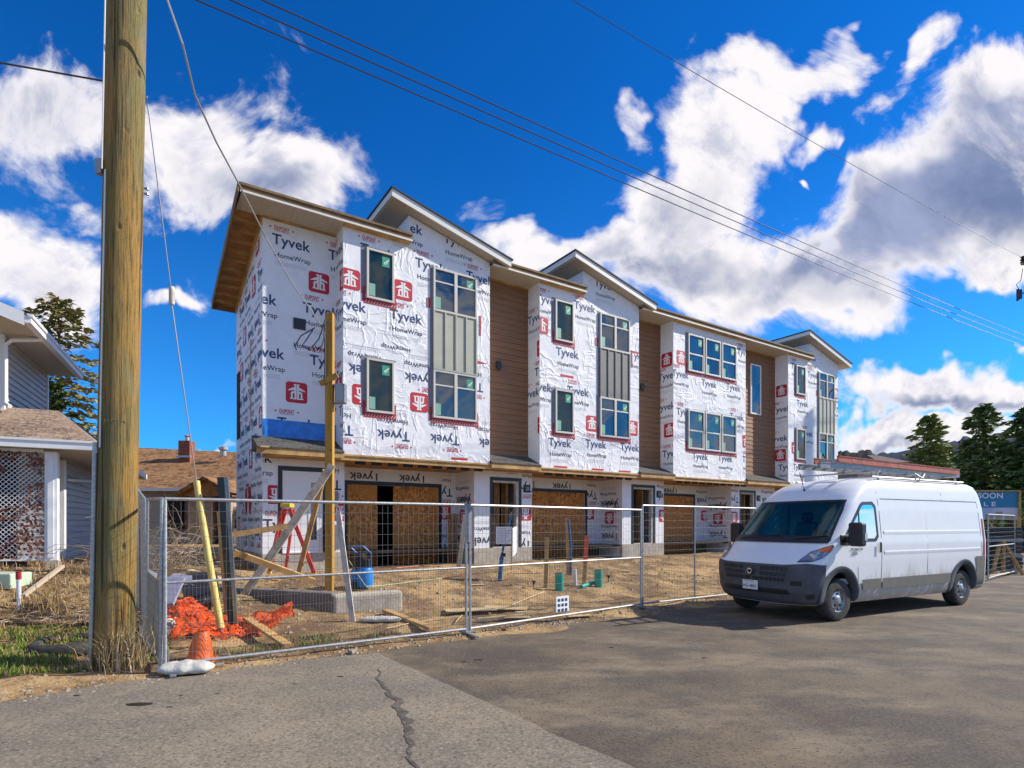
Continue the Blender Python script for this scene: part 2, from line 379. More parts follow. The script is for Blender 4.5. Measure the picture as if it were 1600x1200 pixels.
def dirtfn(t, b, O):
    n = t.noise(O, 1.1, 6, .6); f = t.noise(O, 9, 6, .7); g = t.noise(O, 60, 3, .7)
    c = t.mix(t.ramp(n, .40, .62), (.21,.125,.055), (.56,.360,.155)); c = t.mix(t.math('MULTIPLY', t.ramp(f, .5, .75), .7), c, (.60,.42,.21)); c = t.mix(t.ramp(g, .58, .75), c, (.11,.075,.045))
    f2 = t.noise(O, 3.3, 5, .65); c = t.mix(t.math('MULTIPLY', t.ramp(f2, .50, .66), .6), c, (.17,.10,.045))
    t.put(b.inputs['Base Color'], c)
    h = t.math('ADD', t.math('MULTIPLY', f, 1.0), t.math('MULTIPLY', g, .25)); t.put(b.inputs['Normal'], bumpnode(t, h, .9, .11))
M['dirt'] = mat('sandy_dirt', rough=.95, fn=dirtfn)
tag(mb.build('ground', 'dirt', fixn=False, smooth='all'), kind='structure')
def asphfn(base, dusty, dust):
    def fn(t, b, O):
        n = t.noise(O, .8, 8, .68, .2); f = t.noise(O, 34, 6, .85); m_ = t.noise(O, 6, 5, .65); st = t.noise(t.mapping(O, rot=(0,0,R(-34)), scale=(.45,1,1)), 1.1, 6, .65)
        c = t.mix(t.ramp(n, .38, .66), base, dusty); c = t.mix(t.math('MULTIPLY', t.ramp(st, .46, .70), dust), c, (.33,.255,.16)); c = t.mix(t.math('MULTIPLY', t.ramp(m_, .5, .75), .45), c, tuple(x*.6 for x in base))
        c = t.mix(t.ramp(f, .54, .60), c, tuple(x*.35 for x in base)); c = t.mix(t.ramp(f, .46, .38), c, tuple(min(1, x*2.2) for x in base))
        s2 = t.noise(O, 1.9, 3, .5); c = t.mix(t.math('MULTIPLY', t.ramp(s2, .70, .78), .3), c, tuple(x*.4 for x in base))
        t.put(b.inputs['Base Color'], c); t.put(b.inputs['Normal'], bumpnode(t, t.math('ADD', f, t.math('MULTIPLY', m_, .8)), .6, .012))
    return fn
M['road'] = mat('old_asphalt', rough=.9, fn=asphfn((.165,.14,.105), (.25,.205,.145), .4))
M['lot'] = mat('dusty_lot_asphalt', rough=.9, fn=asphfn((.072,.057,.042), (.155,.115,.070), .55))
# lot sheet (right) and older road sheet (left, proud of it)
def sheet(poly, z, name, m, label=None):
    mb = MB(); n = len(poly); mb.add([(x, y, z) for x, y in poly], [tuple(range(n))])
    o = mb.build(name, m, fixn=False); 
    return tag(o, kind='structure')
def ragged(a, b, step=.12, amp=.03):
    a = Vector(a); b = Vector(b); L = (b-a).length; k = max(1, int(L/step)); nrm = Vector((-(b-a).y, (b-a).x)).normalized()
    return [tuple(a+(b-a)*i/k + nrm*amp*fbm((i*step*1.6, a.x, 9.), 4)) for i in range(k)]
edge = ragged((-60,-22), (-5.04,5.55), 1.0, .1)+ragged((-5.04,5.55), (-1.72,7.27), .1, .09)+ragged((-1.72,7.27), (.18,4.68), .08, .02)+ragged((.18,4.68),(6.6,-4.1),.2,.03)
sheet(edge+[(14,-14),(14,-40),(-60,-40)], .006, 'road', 'road')
sheet([(-8,-40),(140,-40),(140,60),(40,60),(18.5,26),(9.6,19.5),(-7.5,6.9),(-30,-8)], -.002, 'pavement', 'lot')
# dark repaired crack and oil stains
mb = MB(); 
cr = [groundpix(590,1048), groundpix(594,1065), groundpix(603,1080), groundpix(618,1095), groundpix(628,1112), groundpix(634,1132), groundpix(642,1156), groundpix(640,1185), groundpix(655,1215), groundpix(660,1260)]
pl = []
for i in range(len(cr)-1):
    for k in range(8): pl.append(cr[i].lerp(cr[i+1], k/8))
L_ = []; R_ = []
for i, p in enumerate(pl):
    wd = (.006+.034*min(1, i/30)*max(.25,min(1,(60-i)/22)))*(1+.6*fbm((i*.35, 2, 1))); ox = .05*fbm((i*.22, 7, 1))
    L_.append((p.x-wd+ox, p.y, .0105)); R_.append((p.x+wd+ox, p.y, .0105))
n = len(L_); mb.add(L_+R_, [(i, n+i, n+i+1, i+1) for i in range(n-1)])
M['tar'] = mat('tar_patch', (.10,.085,.07), .8, var=.5, vscale=14, bump=.4)
tag(mb.build('road_patch', 'tar', fixn=False), kind='structure')
def splat(px, py, rx, ry, name, m='oil', zz=.0105):
    c = groundpix(px, py); mb = MB(); vs = []
    for k in range(26):
        a = 2*PI*k/26; r = 1+.22*fbm((math.cos(a)*1.5+px, math.sin(a)*1.5, 2)); vs.append((c.x+rx*r*math.cos(a), c.y+ry*r*math.sin(a), zz))
    mb.add(vs, [tuple(range(26))]); return tag(mb.build(name, m, fixn=False), kind='structure')
M['oil'] = mat('oil_stain', (.022,.016,.012), .35, var=.5, vscale=20)
splat(219,1102,.115,.045,'road_patch'); splat(265,1107,.03,.012,'road_patch'); splat(283,1088,.02,.01,'road_patch')
for (px, py, r) in ((748,1031,.05),(725,1034,.03),(532,1058,.03),(956,1012,.035),(1100,1028,.03),(340,1085,.02),(460,1070,.02),(120,1088,.03)): splat(px, py, r, r*.5, 'road_patch', zz=.0105 if px < 700 else .004)
# ------------------------------------------------------------ lettering
_glyph = {}
def lettering(txt, bold=0.0):
    k = (txt, bold)
    if k not in _glyph:
        cu = bpy.data.curves.new('lettering', 'FONT'); cu.body = txt; cu.offset = bold; cu.resolution_u = 3; cu.space_character = 1.02
        ob = bpy.data.objects.new('lettering', cu); me = ob.to_mesh()
        v = [(p.co.x, p.co.y) for p in me.vertices]; f = [tuple(p.vertices) for p in me.polygons]
        ob.to_mesh_clear(); bpy.data.objects.remove(ob); bpy.data.curves.remove(cu)
        x0 = min(a for a, b in v); x1 = max(a for a, b in v)
        _glyph[k] = ([((a-x0)/(x1-x0), b/(x1-x0)) for a, b in v], f, max(b for a, b in v)/(x1-x0))
    return _glyph[k]
def rrect(cx, cy, w_, h_, r, n=5):
    o = []
    for (sx, sy, a0) in ((1,1,0),(-1,1,90),(-1,-1,180),(1,-1,270)):
        for k in range(n+1):
            a = R(a0+90*k/n); o.append((cx+sx*(w_/2-r)+r*math.cos(a), cy+sy*(h_/2-r)+r*math.sin(a)))
    return o
class Ink:
    """flat print in a wall's own (a,b) coordinates; colours: 0 navy 1 black 2 red 3 white 4 grey"""
    def __init__(s): s.bm = bmesh.new()
    def poly(s, pts, m):
        try:
            f = s.bm.faces.new([s.bm.verts.new((a, b, .0015*(m == 3))) for a, b in pts]); f.material_index = m
        except ValueError: pass
    def text(s, txt, a, b, w_, rot=0, m=0, bold=0.0, cap=None):
        v, f, hh = lettering(txt, bold); sy = (cap/hh) if cap else w_
        c, sn = (1, 1) if not rot else (-1, -1)
        vs = [s.bm.verts.new((a+c*x*w_, b+sn*y*sy, .0)) for x, y in v]
        for q in f:
            try: s.bm.faces.new([vs[i] for i in q]).material_index = m
            except ValueError: pass
    def group(s, a, b, rot=0, parts='dth', navy=0, w_=.88):
        k = -1 if rot else 1
        if 't' in parts: s.text('Tyvek', a, b, w_, rot, navy, .016)
        if 'h' in parts: s.text('HomeWrap', a+k*.06, b-k*.30, w_*.94, rot, 1, .008)
        if 'd' in parts:
            s.text('DUPONT', a+k*.05, b+k*.34, .34, rot, 2, .02, cap=.10)
            for e in (-1, 1):
                x = a+k*.22+k*e*.24; s.poly([(x-.0, b+k*.36), (x+k*e*.05, b+k*.39), (x, b+k*.42)][::(1 if k*e > 0 else -1)], 2)
            s.poly([(a+k*.06, b+k*.325), (a+k*.38, b+k*.325), (a+k*.38, b+k*.315), (a+k*.06, b+k*.315)][::k], 2)
        if 'h' in parts:
            for q in range(3):
                y = b-k*(.40+.035*q)
                for z in range(14):
                    x0 = a+k*(.06+z*.052); s.poly([(x0, y), (x0+k*.038, y), (x0+k*.038, y-.009*k), (x0, y-.009*k)], 4)
    def logo(s, a, b, rot=0, z=.50):
        k = -1 if rot else 1
        s.poly([(a+x*k, b+y*k) for x, y in rrect(0, 0, z, z, .07*z*2)], 2)
        for mx in (1, -1):
            for pl in ([(.012,-.34),(.15,-.34),(.15,-.28),(.10,-.28),(.10,.34),(.14,.34),(.14,.40),(.012,.40)], [(.10,.05),(.19,.05),(.27,-.02),(.27,-.27),(.31,-.27),(.31,-.33),(.15,-.33),(.15,-.27),(.185,-.27),(.185,-.05),(.10,-.05)],
                       [(.10,.24),(.16,.24),(.40,.10),(.40,.06),(.10,.11)]):
                q = [(a+k*mx*x*z, b+k*y*z) for x, y in pl]
                s.poly(q if mx > 0 else q[::-1], 3)
    def clip(s, planes):
        for (pa, pb, na, nb) in planes:      # keep the side the normal points away from
            g = s.bm.verts[:]+s.bm.edges[:]+s.bm.faces[:]
            bmesh.ops.bisect_plane(s.bm, geom=g, plane_co=(pa, pb, 0), plane_no=(na, nb, 0), clear_outer=True)
    def rect(s, a0, a1, b0, b1): s.clip([(a0,0,-1,0),(a1,0,1,0),(0,b0,0,-1),(0,b1,0,1)])
    def build(s, fr, parent, off=.004):
        mb = MB(); s.bm.verts.index_update()
        mb.v = [fr(v.co.x, v.co.y, off+v.co.z) for v in s.bm.verts]
        for f in s.bm.faces: mb.f.append(tuple(v.index for v in f.verts)); mb.mi.append(f.material_index)
        s.bm.free(); 
        if mb.f: return mb.build('printed_lettering', ['navy','ink','red','inkw','inkgrey'], parent, fixn=False)

# ------------------------------------------------------------ townhouse row
TH = R(33.4); ZB = .45
P0 = Vector((-4.09, 13.8, 0)); E1 = Vector((math.cos(TH), math.sin(TH), 0)); E2 = Vector((-math.sin(TH), math.cos(TH), 0))
row = thing('townhouse_row', 'long three storey townhouse row wrapped in white printed house wrap with brown siding bays', 'building', (P0.x, P0.y, ZB), TH)
def bl_(mb, name, mats, **kw):
    for v in mb.v: v.z -= ZB
    return mb.build(name, mats, kw.pop('parent', row), **kw)
def pxs(x, y, t=0.0):
    """photo pixel -> (s,z) on the facade plane t"""
    u = x-800; A = P0.x-t*math.sin(TH); B = P0.y+t*math.cos(TH); s = (u*B-F*A)/(F*math.cos(TH)-u*math.sin(TH))
    return s, CZ+(HOR-y)/F*(B+s*math.sin(TH))
def front(t): return lambda a, b, d: Vector((a, t-d, b-ZB))
def leftface(s): return lambda a, b, d: Vector((s-d, -a, b-ZB))        # a runs towards the street
BX = [(0.0,4.15),(5.89,10.06),(11.78,16.01),(18.98,23.05)]
D1 = .61; EAVE = 8.88; DEP = 4.8; TG = 1.8; SUB = 3.34
# main body (upper floors) and side wall
def quadbox(mb, s0, s1, t0, t1, z0, z1): mb.span((s0,t0,z0),(s1,t1,z1))
RS = lambda t: EAVE-.215*(t-D1)                 # underside of the roof sloping to the back
def bodywall(s0, s1, name, m):
    mb = MB(); vs = [(s0,D1,SUB),(s1,D1,SUB),(s1,DEP,SUB),(s0,DEP,SUB),(s0,D1,EAVE+.0),(s1,D1,EAVE),(s1,DEP,RS(DEP)),(s0,DEP,RS(DEP))]
    mb.add(vs, [(0,1,2,3),(4,7,6,5),(0,4,5,1),(2,6,7,3),(0,3,7,4),(1,5,6,2)]); return bl_(mb, name, m)
bodywall(-1.71, 0.0, 'wall', 'wrapflat')
gaps = [(4.15,5.89),(10.06,11.78),(16.01,18.98)]
for (a, b) in gaps:
    mb = MB()                                   # lap siding as real boards
    z = 3.5
    while z < EAVE-.02:
        zt = min(EAVE, z+.18)
        mb.add([(a,D1-.022,z),(b,D1-.022,z),(b,D1-.006,zt),(a,D1-.006,zt),(a,D1+.0,z),(b,D1,z)], [(0,1,2,3),(0,4,5,1)]); z += .18
    bl_(mb, 'siding_wall', 'siding', fixn=False)
bodywall(0.0, 23.05, 'wall_core', 'wrapflat')
# boxes with raised part
def sloz(b, s): return 9.98-.25*(s-(b+1.15))-.22        # underside of raised mono pitch roof
for i, (a, b) in enumerate(BX):
    mb = MB(); mb.span((a,0,SUB),(b,D1+.01,EAVE+.03))
    if i != 2:
        mb.add([(a+1.70,0,EAVE+.03),(b,0,EAVE+.03),(b,0,sloz(a,b)),(a+1.70,0,sloz(a,a+1.70)),(a+1.70,4.4,EAVE-.4),(b,4.4,EAVE-.4),(b,4.4,sloz(a,b)),(a+1.70,4.4,sloz(a,a+1.70))],
               [(0,1,2,3),(7,6,5,4),(0,3,7,4),(1,5,6,2),(3,2,6,7)])
    o = bl_(mb, 'bay_wall', 'wrap')
# main roof: slab + soffit + fascia, left rake
mb = MB(); tf, tb = -.20, 4.95; sL, sR = -2.32, 22.0
for (sa, sb) in ((sL,1.695),(4.155,7.585),(10.065,20.675)):
    mb = MB(); mb.add([(x,t_,z_+o) for o in (.19,.16) for (t_,z_) in ((tf,EAVE),(D1,EAVE),(tb,RS(tb))) for x in (sa,sb)], [(0,1,3,2),(2,3,5,4),(6,8,9,7),(8,10,11,9),(0,6,7,1),(4,5,11,10),(0,2,8,6),(2,4,10,8),(1,7,9,3),(3,9,11,5)])
    bl_(mb, 'roof', 'rooftop')
for (a, b) in ((-2.30,1.72),(4.15,7.58),(10.06,20.68)):
    mb = MB(); mb.span((a,tf-.0,EAVE+.035),(b,tf+.025,EAVE+.155)); mb.span((a,tf-.03,EAVE+.13),(b,tf-.002,EAVE+.185)); mb.m = 1; mb.span((a,tf-.006,EAVE-.008),(b,tf+.03,EAVE+.033)); bl_(mb, 'fascia', ['fasciadark','fascia'])
for (a, b) in ((-2.27,1.72),(4.15,7.58),(10.06,20.68)):
    mb = MB(); mb.span((a,tf+.03,EAVE-.003),(b,D1+.02,EAVE+.02)); s = a+.07
    while s < b-.03: mb.span((s,tf+.04,EAVE-.009),(s+.012,D1,EAVE-.004)); s += .13       # v-grooves of the vinyl soffit
    bl_(mb, 'soffit', 'soffit')
for (a, b) in ((-1.71,0.0),(4.15,5.89),(10.06,11.78),(16.01,18.98)): mb = MB(); mb.span((a,D1-.03,EAVE-.05),(b,D1-.001,EAVE-.004)); bl_(mb, 'soffit_trim', 'wood')
for (a, b) in ((0,1.70),(5.89,7.58),(11.78,16.01),(18.98,20.68)): mb = MB(); mb.span((a,-.17,EAVE-.03),(b,-.002,EAVE-.006)); bl_(mb, 'soffit_trim', 'wood')
# raw rake overhang on the left
mb = MB()
mb.add([(sL,D1,RS(D1)+.12),(-1.71,D1,RS(D1)+.12),(-1.71,tb,RS(tb)+.12),(sL,tb,RS(tb)+.12)], [(0,1,2,3)])
bl_(mb, 'rake_sheathing', 'ply', fixn=False)
mb = MB(); t = D1
while t < tb: 
    mb.add([Vector(p) for p in [(sL+.04,t,RS(t)+.035),(-1.72,t,RS(t)+.035),(-1.72,t+.04,RS(t)+.035),(sL+.04,t+.04,RS(t)+.035),(sL+.04,t,RS(t)+.118),(-1.72,t,RS(t)+.118),(-1.72,t+.04,RS(t)+.118),(sL+.04,t+.04,RS(t)+.118)]], [(0,1,2,3),(4,7,6,5),(0,4,5,1),(2,6,7,3)]); t += .40
mb.add([(-1.745,D1,RS(D1)-.12),(-1.712,D1,RS(D1)-.12),(-1.712,DEP,RS(DEP)-.12),(-1.745,DEP,RS(DEP)-.12),(-1.745,D1,RS(D1)+.148),(-1.712,D1,RS(D1)+.148),(-1.712,DEP,RS(DEP)+.148),(-1.745,DEP,RS(DEP)+.148)], [(0,1,2,3),(4,7,6,5),(0,4,5,1),(2,6,7,3),(3,7,4,0)])
bl_(mb, 'lookout_joists', 'wood')
mb = MB(); mb.add([(sL-.03,tf,EAVE-.02),(sL,tf,EAVE-.02),(sL,tb,RS(tb)-.02),(sL-.03,tb,RS(tb)-.02),(sL-.03,tf,EAVE+.20),(sL,tf,EAVE+.20),(sL,tb,RS(tb)+.22),(sL-.03,tb,RS(tb)+.22)], [(0,1,2,3),(4,7,6,5),(0,4,5,1),(2,6,7,3),(3,7,4,0),(1,5,6,2)])
mb.span((sL-.03,tb+.001,RS(tb)-.02),(2.0,tb+.03,RS(tb)+.2))
bl_(mb, 'rake_board', 'fasciadark')
# raised roofs
for i, (a, b) in enumerate(BX):
    if i == 2: continue
    s0, s1 = a+1.12, a+4.66; z0 = 9.98; z1 = 9.98-.25*(s1-s0)
    def slab(t0, t1, o0, o1, mb, sa=s0, sb=s1):
        za = z0-.25*(sa-s0); zb_ = z0-.25*(sb-s0)
        mb.add([(sa,t0,za+o0),(sb,t0,zb_+o0),(sb,t1,zb_+o0),(sa,t1,za+o0),(sa,t0,za+o1),(sb,t0,zb_+o1),(sb,t1,zb_+o1),(sa,t1,za+o1)], [(0,3,2,1),(4,5,6,7),(0,1,5,4),(2,3,7,6),(0,4,7,3),(1,2,6,5)])
    mb = MB(); slab(-.36, 4.6, .0, .035, mb, s0-.03, s1+.05); bl_(mb, 'raised_roof', 'rooftop')
    mb = MB(); slab(-.33, -.30, -.19, -.002, mb); slab(-.30, 4.55, -.16, -.002, mb, s0, s0+.03); slab(-.30, 4.55, -.19, -.002, mb, s1-.03, s1); bl_(mb, 'raised_fascia', 'fascia')
    mb = MB(); slab(-.298, 4.5, -.19, -.17, mb, s0+.031, s1-.031)
    k = s0+.1
    while k < s1-.1: slab(-.29, -.004, -.197, -.191, mb, k, k+.012); k += .13
    bl_(mb, 'raised_soffit', 'soffit')
# taped overlap of the wrap courses
for (a, b) in BX:
    mb = MB(); mb.span((a+.002,-.0032,6.03),(b-.002,-.0005,6.07)); bl_(mb, 'wrap_overlap', 'wrap')
# ---- windows
def window(a0, z0, a1, z1, t=0.0, kind='single', stick=True, m='almond'):
    pr = .055; fw = .055
    mb = MB()
    mb.span((a0,t-pr,z0),(a1,t-.001,z0+fw)); mb.span((a0,t-pr,z1-fw),(a1,t-.001,z1)); mb.span((a0,t-pr,z0+fw),(a0+fw,t-.001,z1-fw)); mb.span((a1-fw,t-pr,z0+fw),(a1,t-.001,z1-fw))
    zt = z1-fw-(z1-z0)*.27; mid = (a0+a1)/2
    if kind == 'quad':
        mb.span((mid-.045,t-pr-.004,z0+fw),(mid+.045,t-.001,z1-fw))
        mb.span((a0+fw,t-pr+.012,zt-.02),(mid-.045,t-.001,zt+.02)); mb.span((mid+.045,t-pr+.012,zt-.02),(a1-fw,t-.001,zt+.02))
    if kind == 'hung':
        zm = z0+(z1-z0)*.47; mb.span((a0+fw,t-pr+.008,zm-.025),(a1-fw,t-.001,zm+.025))
        if int(a0*10) % 2: mb.span((a1-fw-.05,t-pr+.01,z0+fw),(a1-fw,t-.001,zm-.025))
    fr = bl_(mb, 'window', m, bevel=.004)
    mb = MB(); mb.span((a0+fw,t-.022,z0+fw),(a1-fw,t-.0005,z1-fw)); bl_(mb, 'pane', 'glassdark' if kind == 'single' and m == 'almond' else 'glass', parent=fr)
    if stick:
        w1 = .21; mb = MB(); x1 = a1-fw-.05; zz = z1-fw-.07
        mb.m = 0; mb.span((x1-w1,t-.026,zz-.25),(x1,t-.0225,zz))
        mb.m = 2; mb.bar((x1-w1*.8,t-.029,zz-.17),(x1-.03,t-.029,zz-.06),.022,.003,(0,1,0)); mb.bar((x1-w1*.7,t-.029,zz-.2),(x1-.06,t-.029,zz-.13),.012,.003,(0,1,0))
        mb.m = 1; mb.span((a0+fw+.02,t-.026,z0+fw+.03),(a0+fw+.17,t-.0225,z0+fw+.33))
        bl_(mb, 'sticker', ['sticker','stickerlt','inkw'], parent=fr, fixn=True)
    return fr
def tapes(a0, z0, a1, z1, t=0.0):
    mb = MB()
    mb.m = 0; mb.span((a0-.06,t-.007,z0-.13),(a1+.07,t-.001,z0-.001)); mb.span((a0-.10,t-.0085,z0-.08),(a0-.02,t-.0015,z0+.28)); mb.span((a1+.005,t-.0085,z0-.16),(a1+.06,t-.0015,z0+.25))
    mb.m = 1; mb.span((a0-.13,t-.006,z0+.1),(a0-.001,t-.001,z1+.02)); mb.span((a0-.1,t-.0065,z1+.001),(a1+.06,t-.001,z1+.04))
    mb.m = 2
    k = a0-.03
    while k < a1+.03: mb.bar((k,t-.009,z0-.10),(k+.045,t-.009,z0-.04),.010,.002,(0,1,0)); k += .075
    bl_(mb, 'flashing_tape', ['redtape','greytape','inkw'])
for i, (a, b) in enumerate(BX):
    if i != 2:
        for (z0, z1) in ((7.24,8.49),(4.42,5.76)):
            window(a+.57, z0, a+1.29, z1); tapes(a+.57, z0, a+1.29, z1)
        window(a+2.38, 7.30, a+3.71, 8.46, kind='quad'); window(a+2.38, 4.46, a+3.71, 5.74, kind='quad'); tapes(a+2.38, 4.46, a+3.71, 5.74)
        mb = MB(); mb.span((a+2.30,-.007,5.5),(a+2.379,-.001,8.5)); mb.span((a+2.2,-.008,7.35),(a+2.30,-.0015,7.6)); mb.m = 1; mb.span((a+2.22,-.009,7.36),(a+2.31,-.003,7.62)); mb.span((a+3.80,-.009,6.9),(a+3.86,-.003,7.45)); bl_(mb, 'flashing_tape', ['greytape','redtape'])
        mb = MB(); mb.span((a+2.38,-.03,5.741),(a+3.71,-.001,7.299))
        for k in range(5): x = a+2.40+k*(1.27)/4; mb.span((x,-.055,5.745),(x+.045,-.031,7.295)) if k else mb.span((x-.02,-.055,5.745),(x+.025,-.031,7.295))
        mb.span((a+2.38,-.062,5.741),(a+3.71,-.0305,5.78)) if i == 0 else None
        bl_(mb, 'batten_panel', 'panelgreen' if i == 0 else ('panelgrey' if i == 1 else 'panelgreen'))
    else:
        for (z0, z1) in ((7.20,8.56),(4.37,5.80)):
            for k in range(3):
                x0 = a+.76+k*.965; window(x0, z0, x0+.89, z1, kind='hung'); 
            tapes(a+.76, z0, a+3.58, z1)
            mb = MB()
            for k in (1, 2): x0 = a+.76+k*.965; mb.span((x0-.072,-.012,z0-.05),(x0-.003,-.002,z1)); 
            bl_(mb, 'flashing_tape', 'greytape')
window(17.17, 6.22, 17.88, 8.32, D1-.022, stick=False, m='white')
# ---- print on the wrap (anchors read off the photograph, put on the wall planes)
def G(ink, x, y, t=0.0, rot=0, end=False, parts='dth', navy=0, w_=.88):
    a, b = pxs(x, y, t); k = -1 if rot else 1
    ink.group(a - (k*w_ if end else 0), b, rot, parts, navy, w_)
def LG(ink, x, y, t=0.0, rot=0, z=.5): a, b = pxs(x, y, t); ink.logo(a, b, rot, z)
ink = Ink()      # first corner wall
for (x, y, e) in ((425,379.5,0),(473,487,0),(432.6,478,1),(444.6,562,1),(484,569,0),(433,667,0),(513,404,0),(455,522,0)):
    G(ink, x, y, D1, 0, e, 'h' if (x, y) == (455,522) else 'dth')
LG(ink, 498.5, 442, D1); LG(ink, 463.5, 613.5, D1); LG(ink, 530, 628, D1)
ink.rect(-1.70, -.01, 4.12, EAVE-.06); ink.build(front(D1), row)
ink = Ink()      # bay 1
for (x, y, e) in ((563,394,0),(649,416,0),(660,368,1),(693,378,0),(572,489,1),(609.5,497,0)): G(ink, x, y, 0, 0, e)
a_, b_ = pxs(747, 441); ink.group(a_-.38, b_)
for (x, y, e) in ((544,568,1),(632,582,1),(589,671,1),(672,678,1),(552,666,0),(748,685,1),(755,600,0)): G(ink, x, y, 0, 1, e)
a_, b_ = pxs(641, 545); ink.text('HomeWrap', a_, b_, .78, 1, 1, .004)
LG(ink, 547, 436); LG(ink, 630, 454); LG(ink, 566, 617, 0, 1); LG(ink, 655, 629, 0, 1)
for x in (718, ): a_, b_ = pxs(x, 717); ink.poly([(a_-.25,b_-.03),(a_+.25,b_-.03),(a_+.25,b_+.03),(a_-.25,b_+.03)], 2)
a_, b_ = pxs(753, 567); ink.poly([(a_-.2,b_-.06),(a_+.2,b_),(a_-.2,b_+.05)], 2)
ink.clip([(.01,0,-1,0),(4.14,0,1,0),(0,SUB+.02,0,-1)]); ink.clip([(1.15,9.98-.25,.2425,.970)])
tmp = ink.bm
# nothing above the eave left of the raised wall
gsel = [f for f in tmp.faces if f.calc_center_median().x < 1.70 and f.calc_center_median().y > EAVE]
bmesh.ops.delete(tmp, geom=gsel, context='FACES'); ink.build(front(0), row)
ink = Ink()      # bay 2
for (x, y, e) in ((929,446,0),(897,481,0),(837,470,0),(869,554,0),(862,613,1),(920,620,1),(857,696,0),(915,698,0),(969,703,0),(1000,590,0)): G(ink, x, y, 0, 0, e)
for (x, y) in ((846,508),(925,662),(988,669)): LG(ink, x, y)
for (x, y) in ((886,588),(876,730),(934,734),(976,737),(990,550)): a_, b_ = pxs(x, y); ink.poly([(a_-.26,b_-.035),(a_+.26,b_-.035),(a_+.26,b_+.035),(a_-.26,b_+.035)], 2)
a_, b_ = pxs(984, 545); ink.group(a_, b_-.3, 0, 'th')
ink.clip([(5.90,0,-1,0),(10.05,0,1,0),(0,SUB+.02,0,-1)]); ink.clip([(7.04,9.98-.25,.2425,.970)])
gsel = [f for f in ink.bm.faces if f.calc_center_median().x < 7.58 and f.calc_center_median().y > EAVE]; bmesh.ops.delete(ink.bm, geom=gsel, context='FACES'); ink.build(front(0), row)
ink = Ink()      # bay 3
for (x, y, e) in ((1096,602,0),(1135,608,0),(1076,592,1),(1057,647,0),(1162,658,1),(1082,717,0),(1122,720,0),(1160,722,0),(1152,553,0)): G(ink, x, y, 0, 0, e)
LG(ink, 1064.5, 559); LG(ink, 1166, 690)
ink.rect(11.79, 16.0, SUB+.02, EAVE-.04); ink.build(front(0), row)
ink = Ink()      # bay 4
for (x, y, e) in ((1245,633,0),(1239.5,733,0),(1236,575,0),(1262,588,0),(1270,683,1),(1303,640,0),(1258,560,0)): G(ink, x, y, 0, 0, e)
LG(ink, 1242, 700); LG(ink, 1306, 615)
ink.clip([(18.99,0,-1,0),(23.04,0,1,0),(0,SUB+.02,0,-1)]); ink.clip([(20.13,9.98-.25,.2425,.970)])
gsel = [f for f in ink.bm.faces if f.calc_center_median().x < 20.68 and f.calc_center_median().y > EAVE]; bmesh.ops.delete(ink.bm, geom=gsel, context='FACES'); ink.build(front(0), row)
# left cheeks of the bays (a = -t from -D1 to 0)
def cheek(s0, items):
    ink = Ink()
    for it in items:
        if it[0] == 'L': ink.logo(it[1], it[2])
        else: ink.group(it[1], it[2], 0, 'dth')
    ink.rect(-D1+.01, -.01, SUB+.05, EAVE-.05); ink.build(leftface(s0), row)
cheek(0.0, [('L',-.02,7.6),('G',-.62,6.75),('G',-.9,8.3),('G',-.55,5.2),('L',-.35,5.0),('G',-.3,4.3)])
cheek(5.89, [('G',-.6,7.75),('G',-.25,6.1),('G',-.9,5.5),('L',.12,6.9),('L',.15,4.6)])
cheek(11.78, [('L',-.3,7.55),('G',-.7,6.85),('G',-.8,5.75),('L',-.18,5.0),('G',-.5,4.05)])
cheek(18.98, [('L',-.3,7.35),('G',-.75,6.45),('G',-.9,5.2),('L',-.35,4.6),('G',-.45,3.95)])
# ---- ground floor
def wallhole(t, th, s0, s1, z0, z1, holes, m, name):
    """plane wall of thickness th with rectangular openings (list of s0,s1,z0,z1, left to right, reaching z0)"""
    mb = MB(); x = s0
    for (a, b, c, d) in holes:
        if a > x: mb.span((x,t,z0),(a,t+th,z1))
        if d < z1: mb.span((a,t,d),(b,t+th,z1))
        if c > z0: mb.span((a,t,z0),(b,t+th,c))
        x = b
    if x < s1: mb.span((x,t,z0),(s1,t+th,z1))
    return bl_(mb, name, m)
def frameborder(t, a, b, c, d, w_, m, name, bottom=False, pr=.012):
    mb = MB(); mb.span((a-w_,t-pr,c),(a,t-.001,d)); mb.span((b,t-pr,c),(b+w_,t-.001,d)); mb.span((a-w_,t-pr,d),(b+w_,t-.001,d+w_))
    if bottom: mb.span((a-w_,t-pr,c-w_),(b+w_,t-.001,c))
    return bl_(mb, name, m)
ZC = 3.20                                       # ground floor ceiling
entries = [(-1.71,.22),(3.99,6.04),(9.88,11.97),(15.95,18.98)]
edoor = [(-1.27,-.32),(4.62,5.55),(10.42,11.42),(16.6,17.5)]
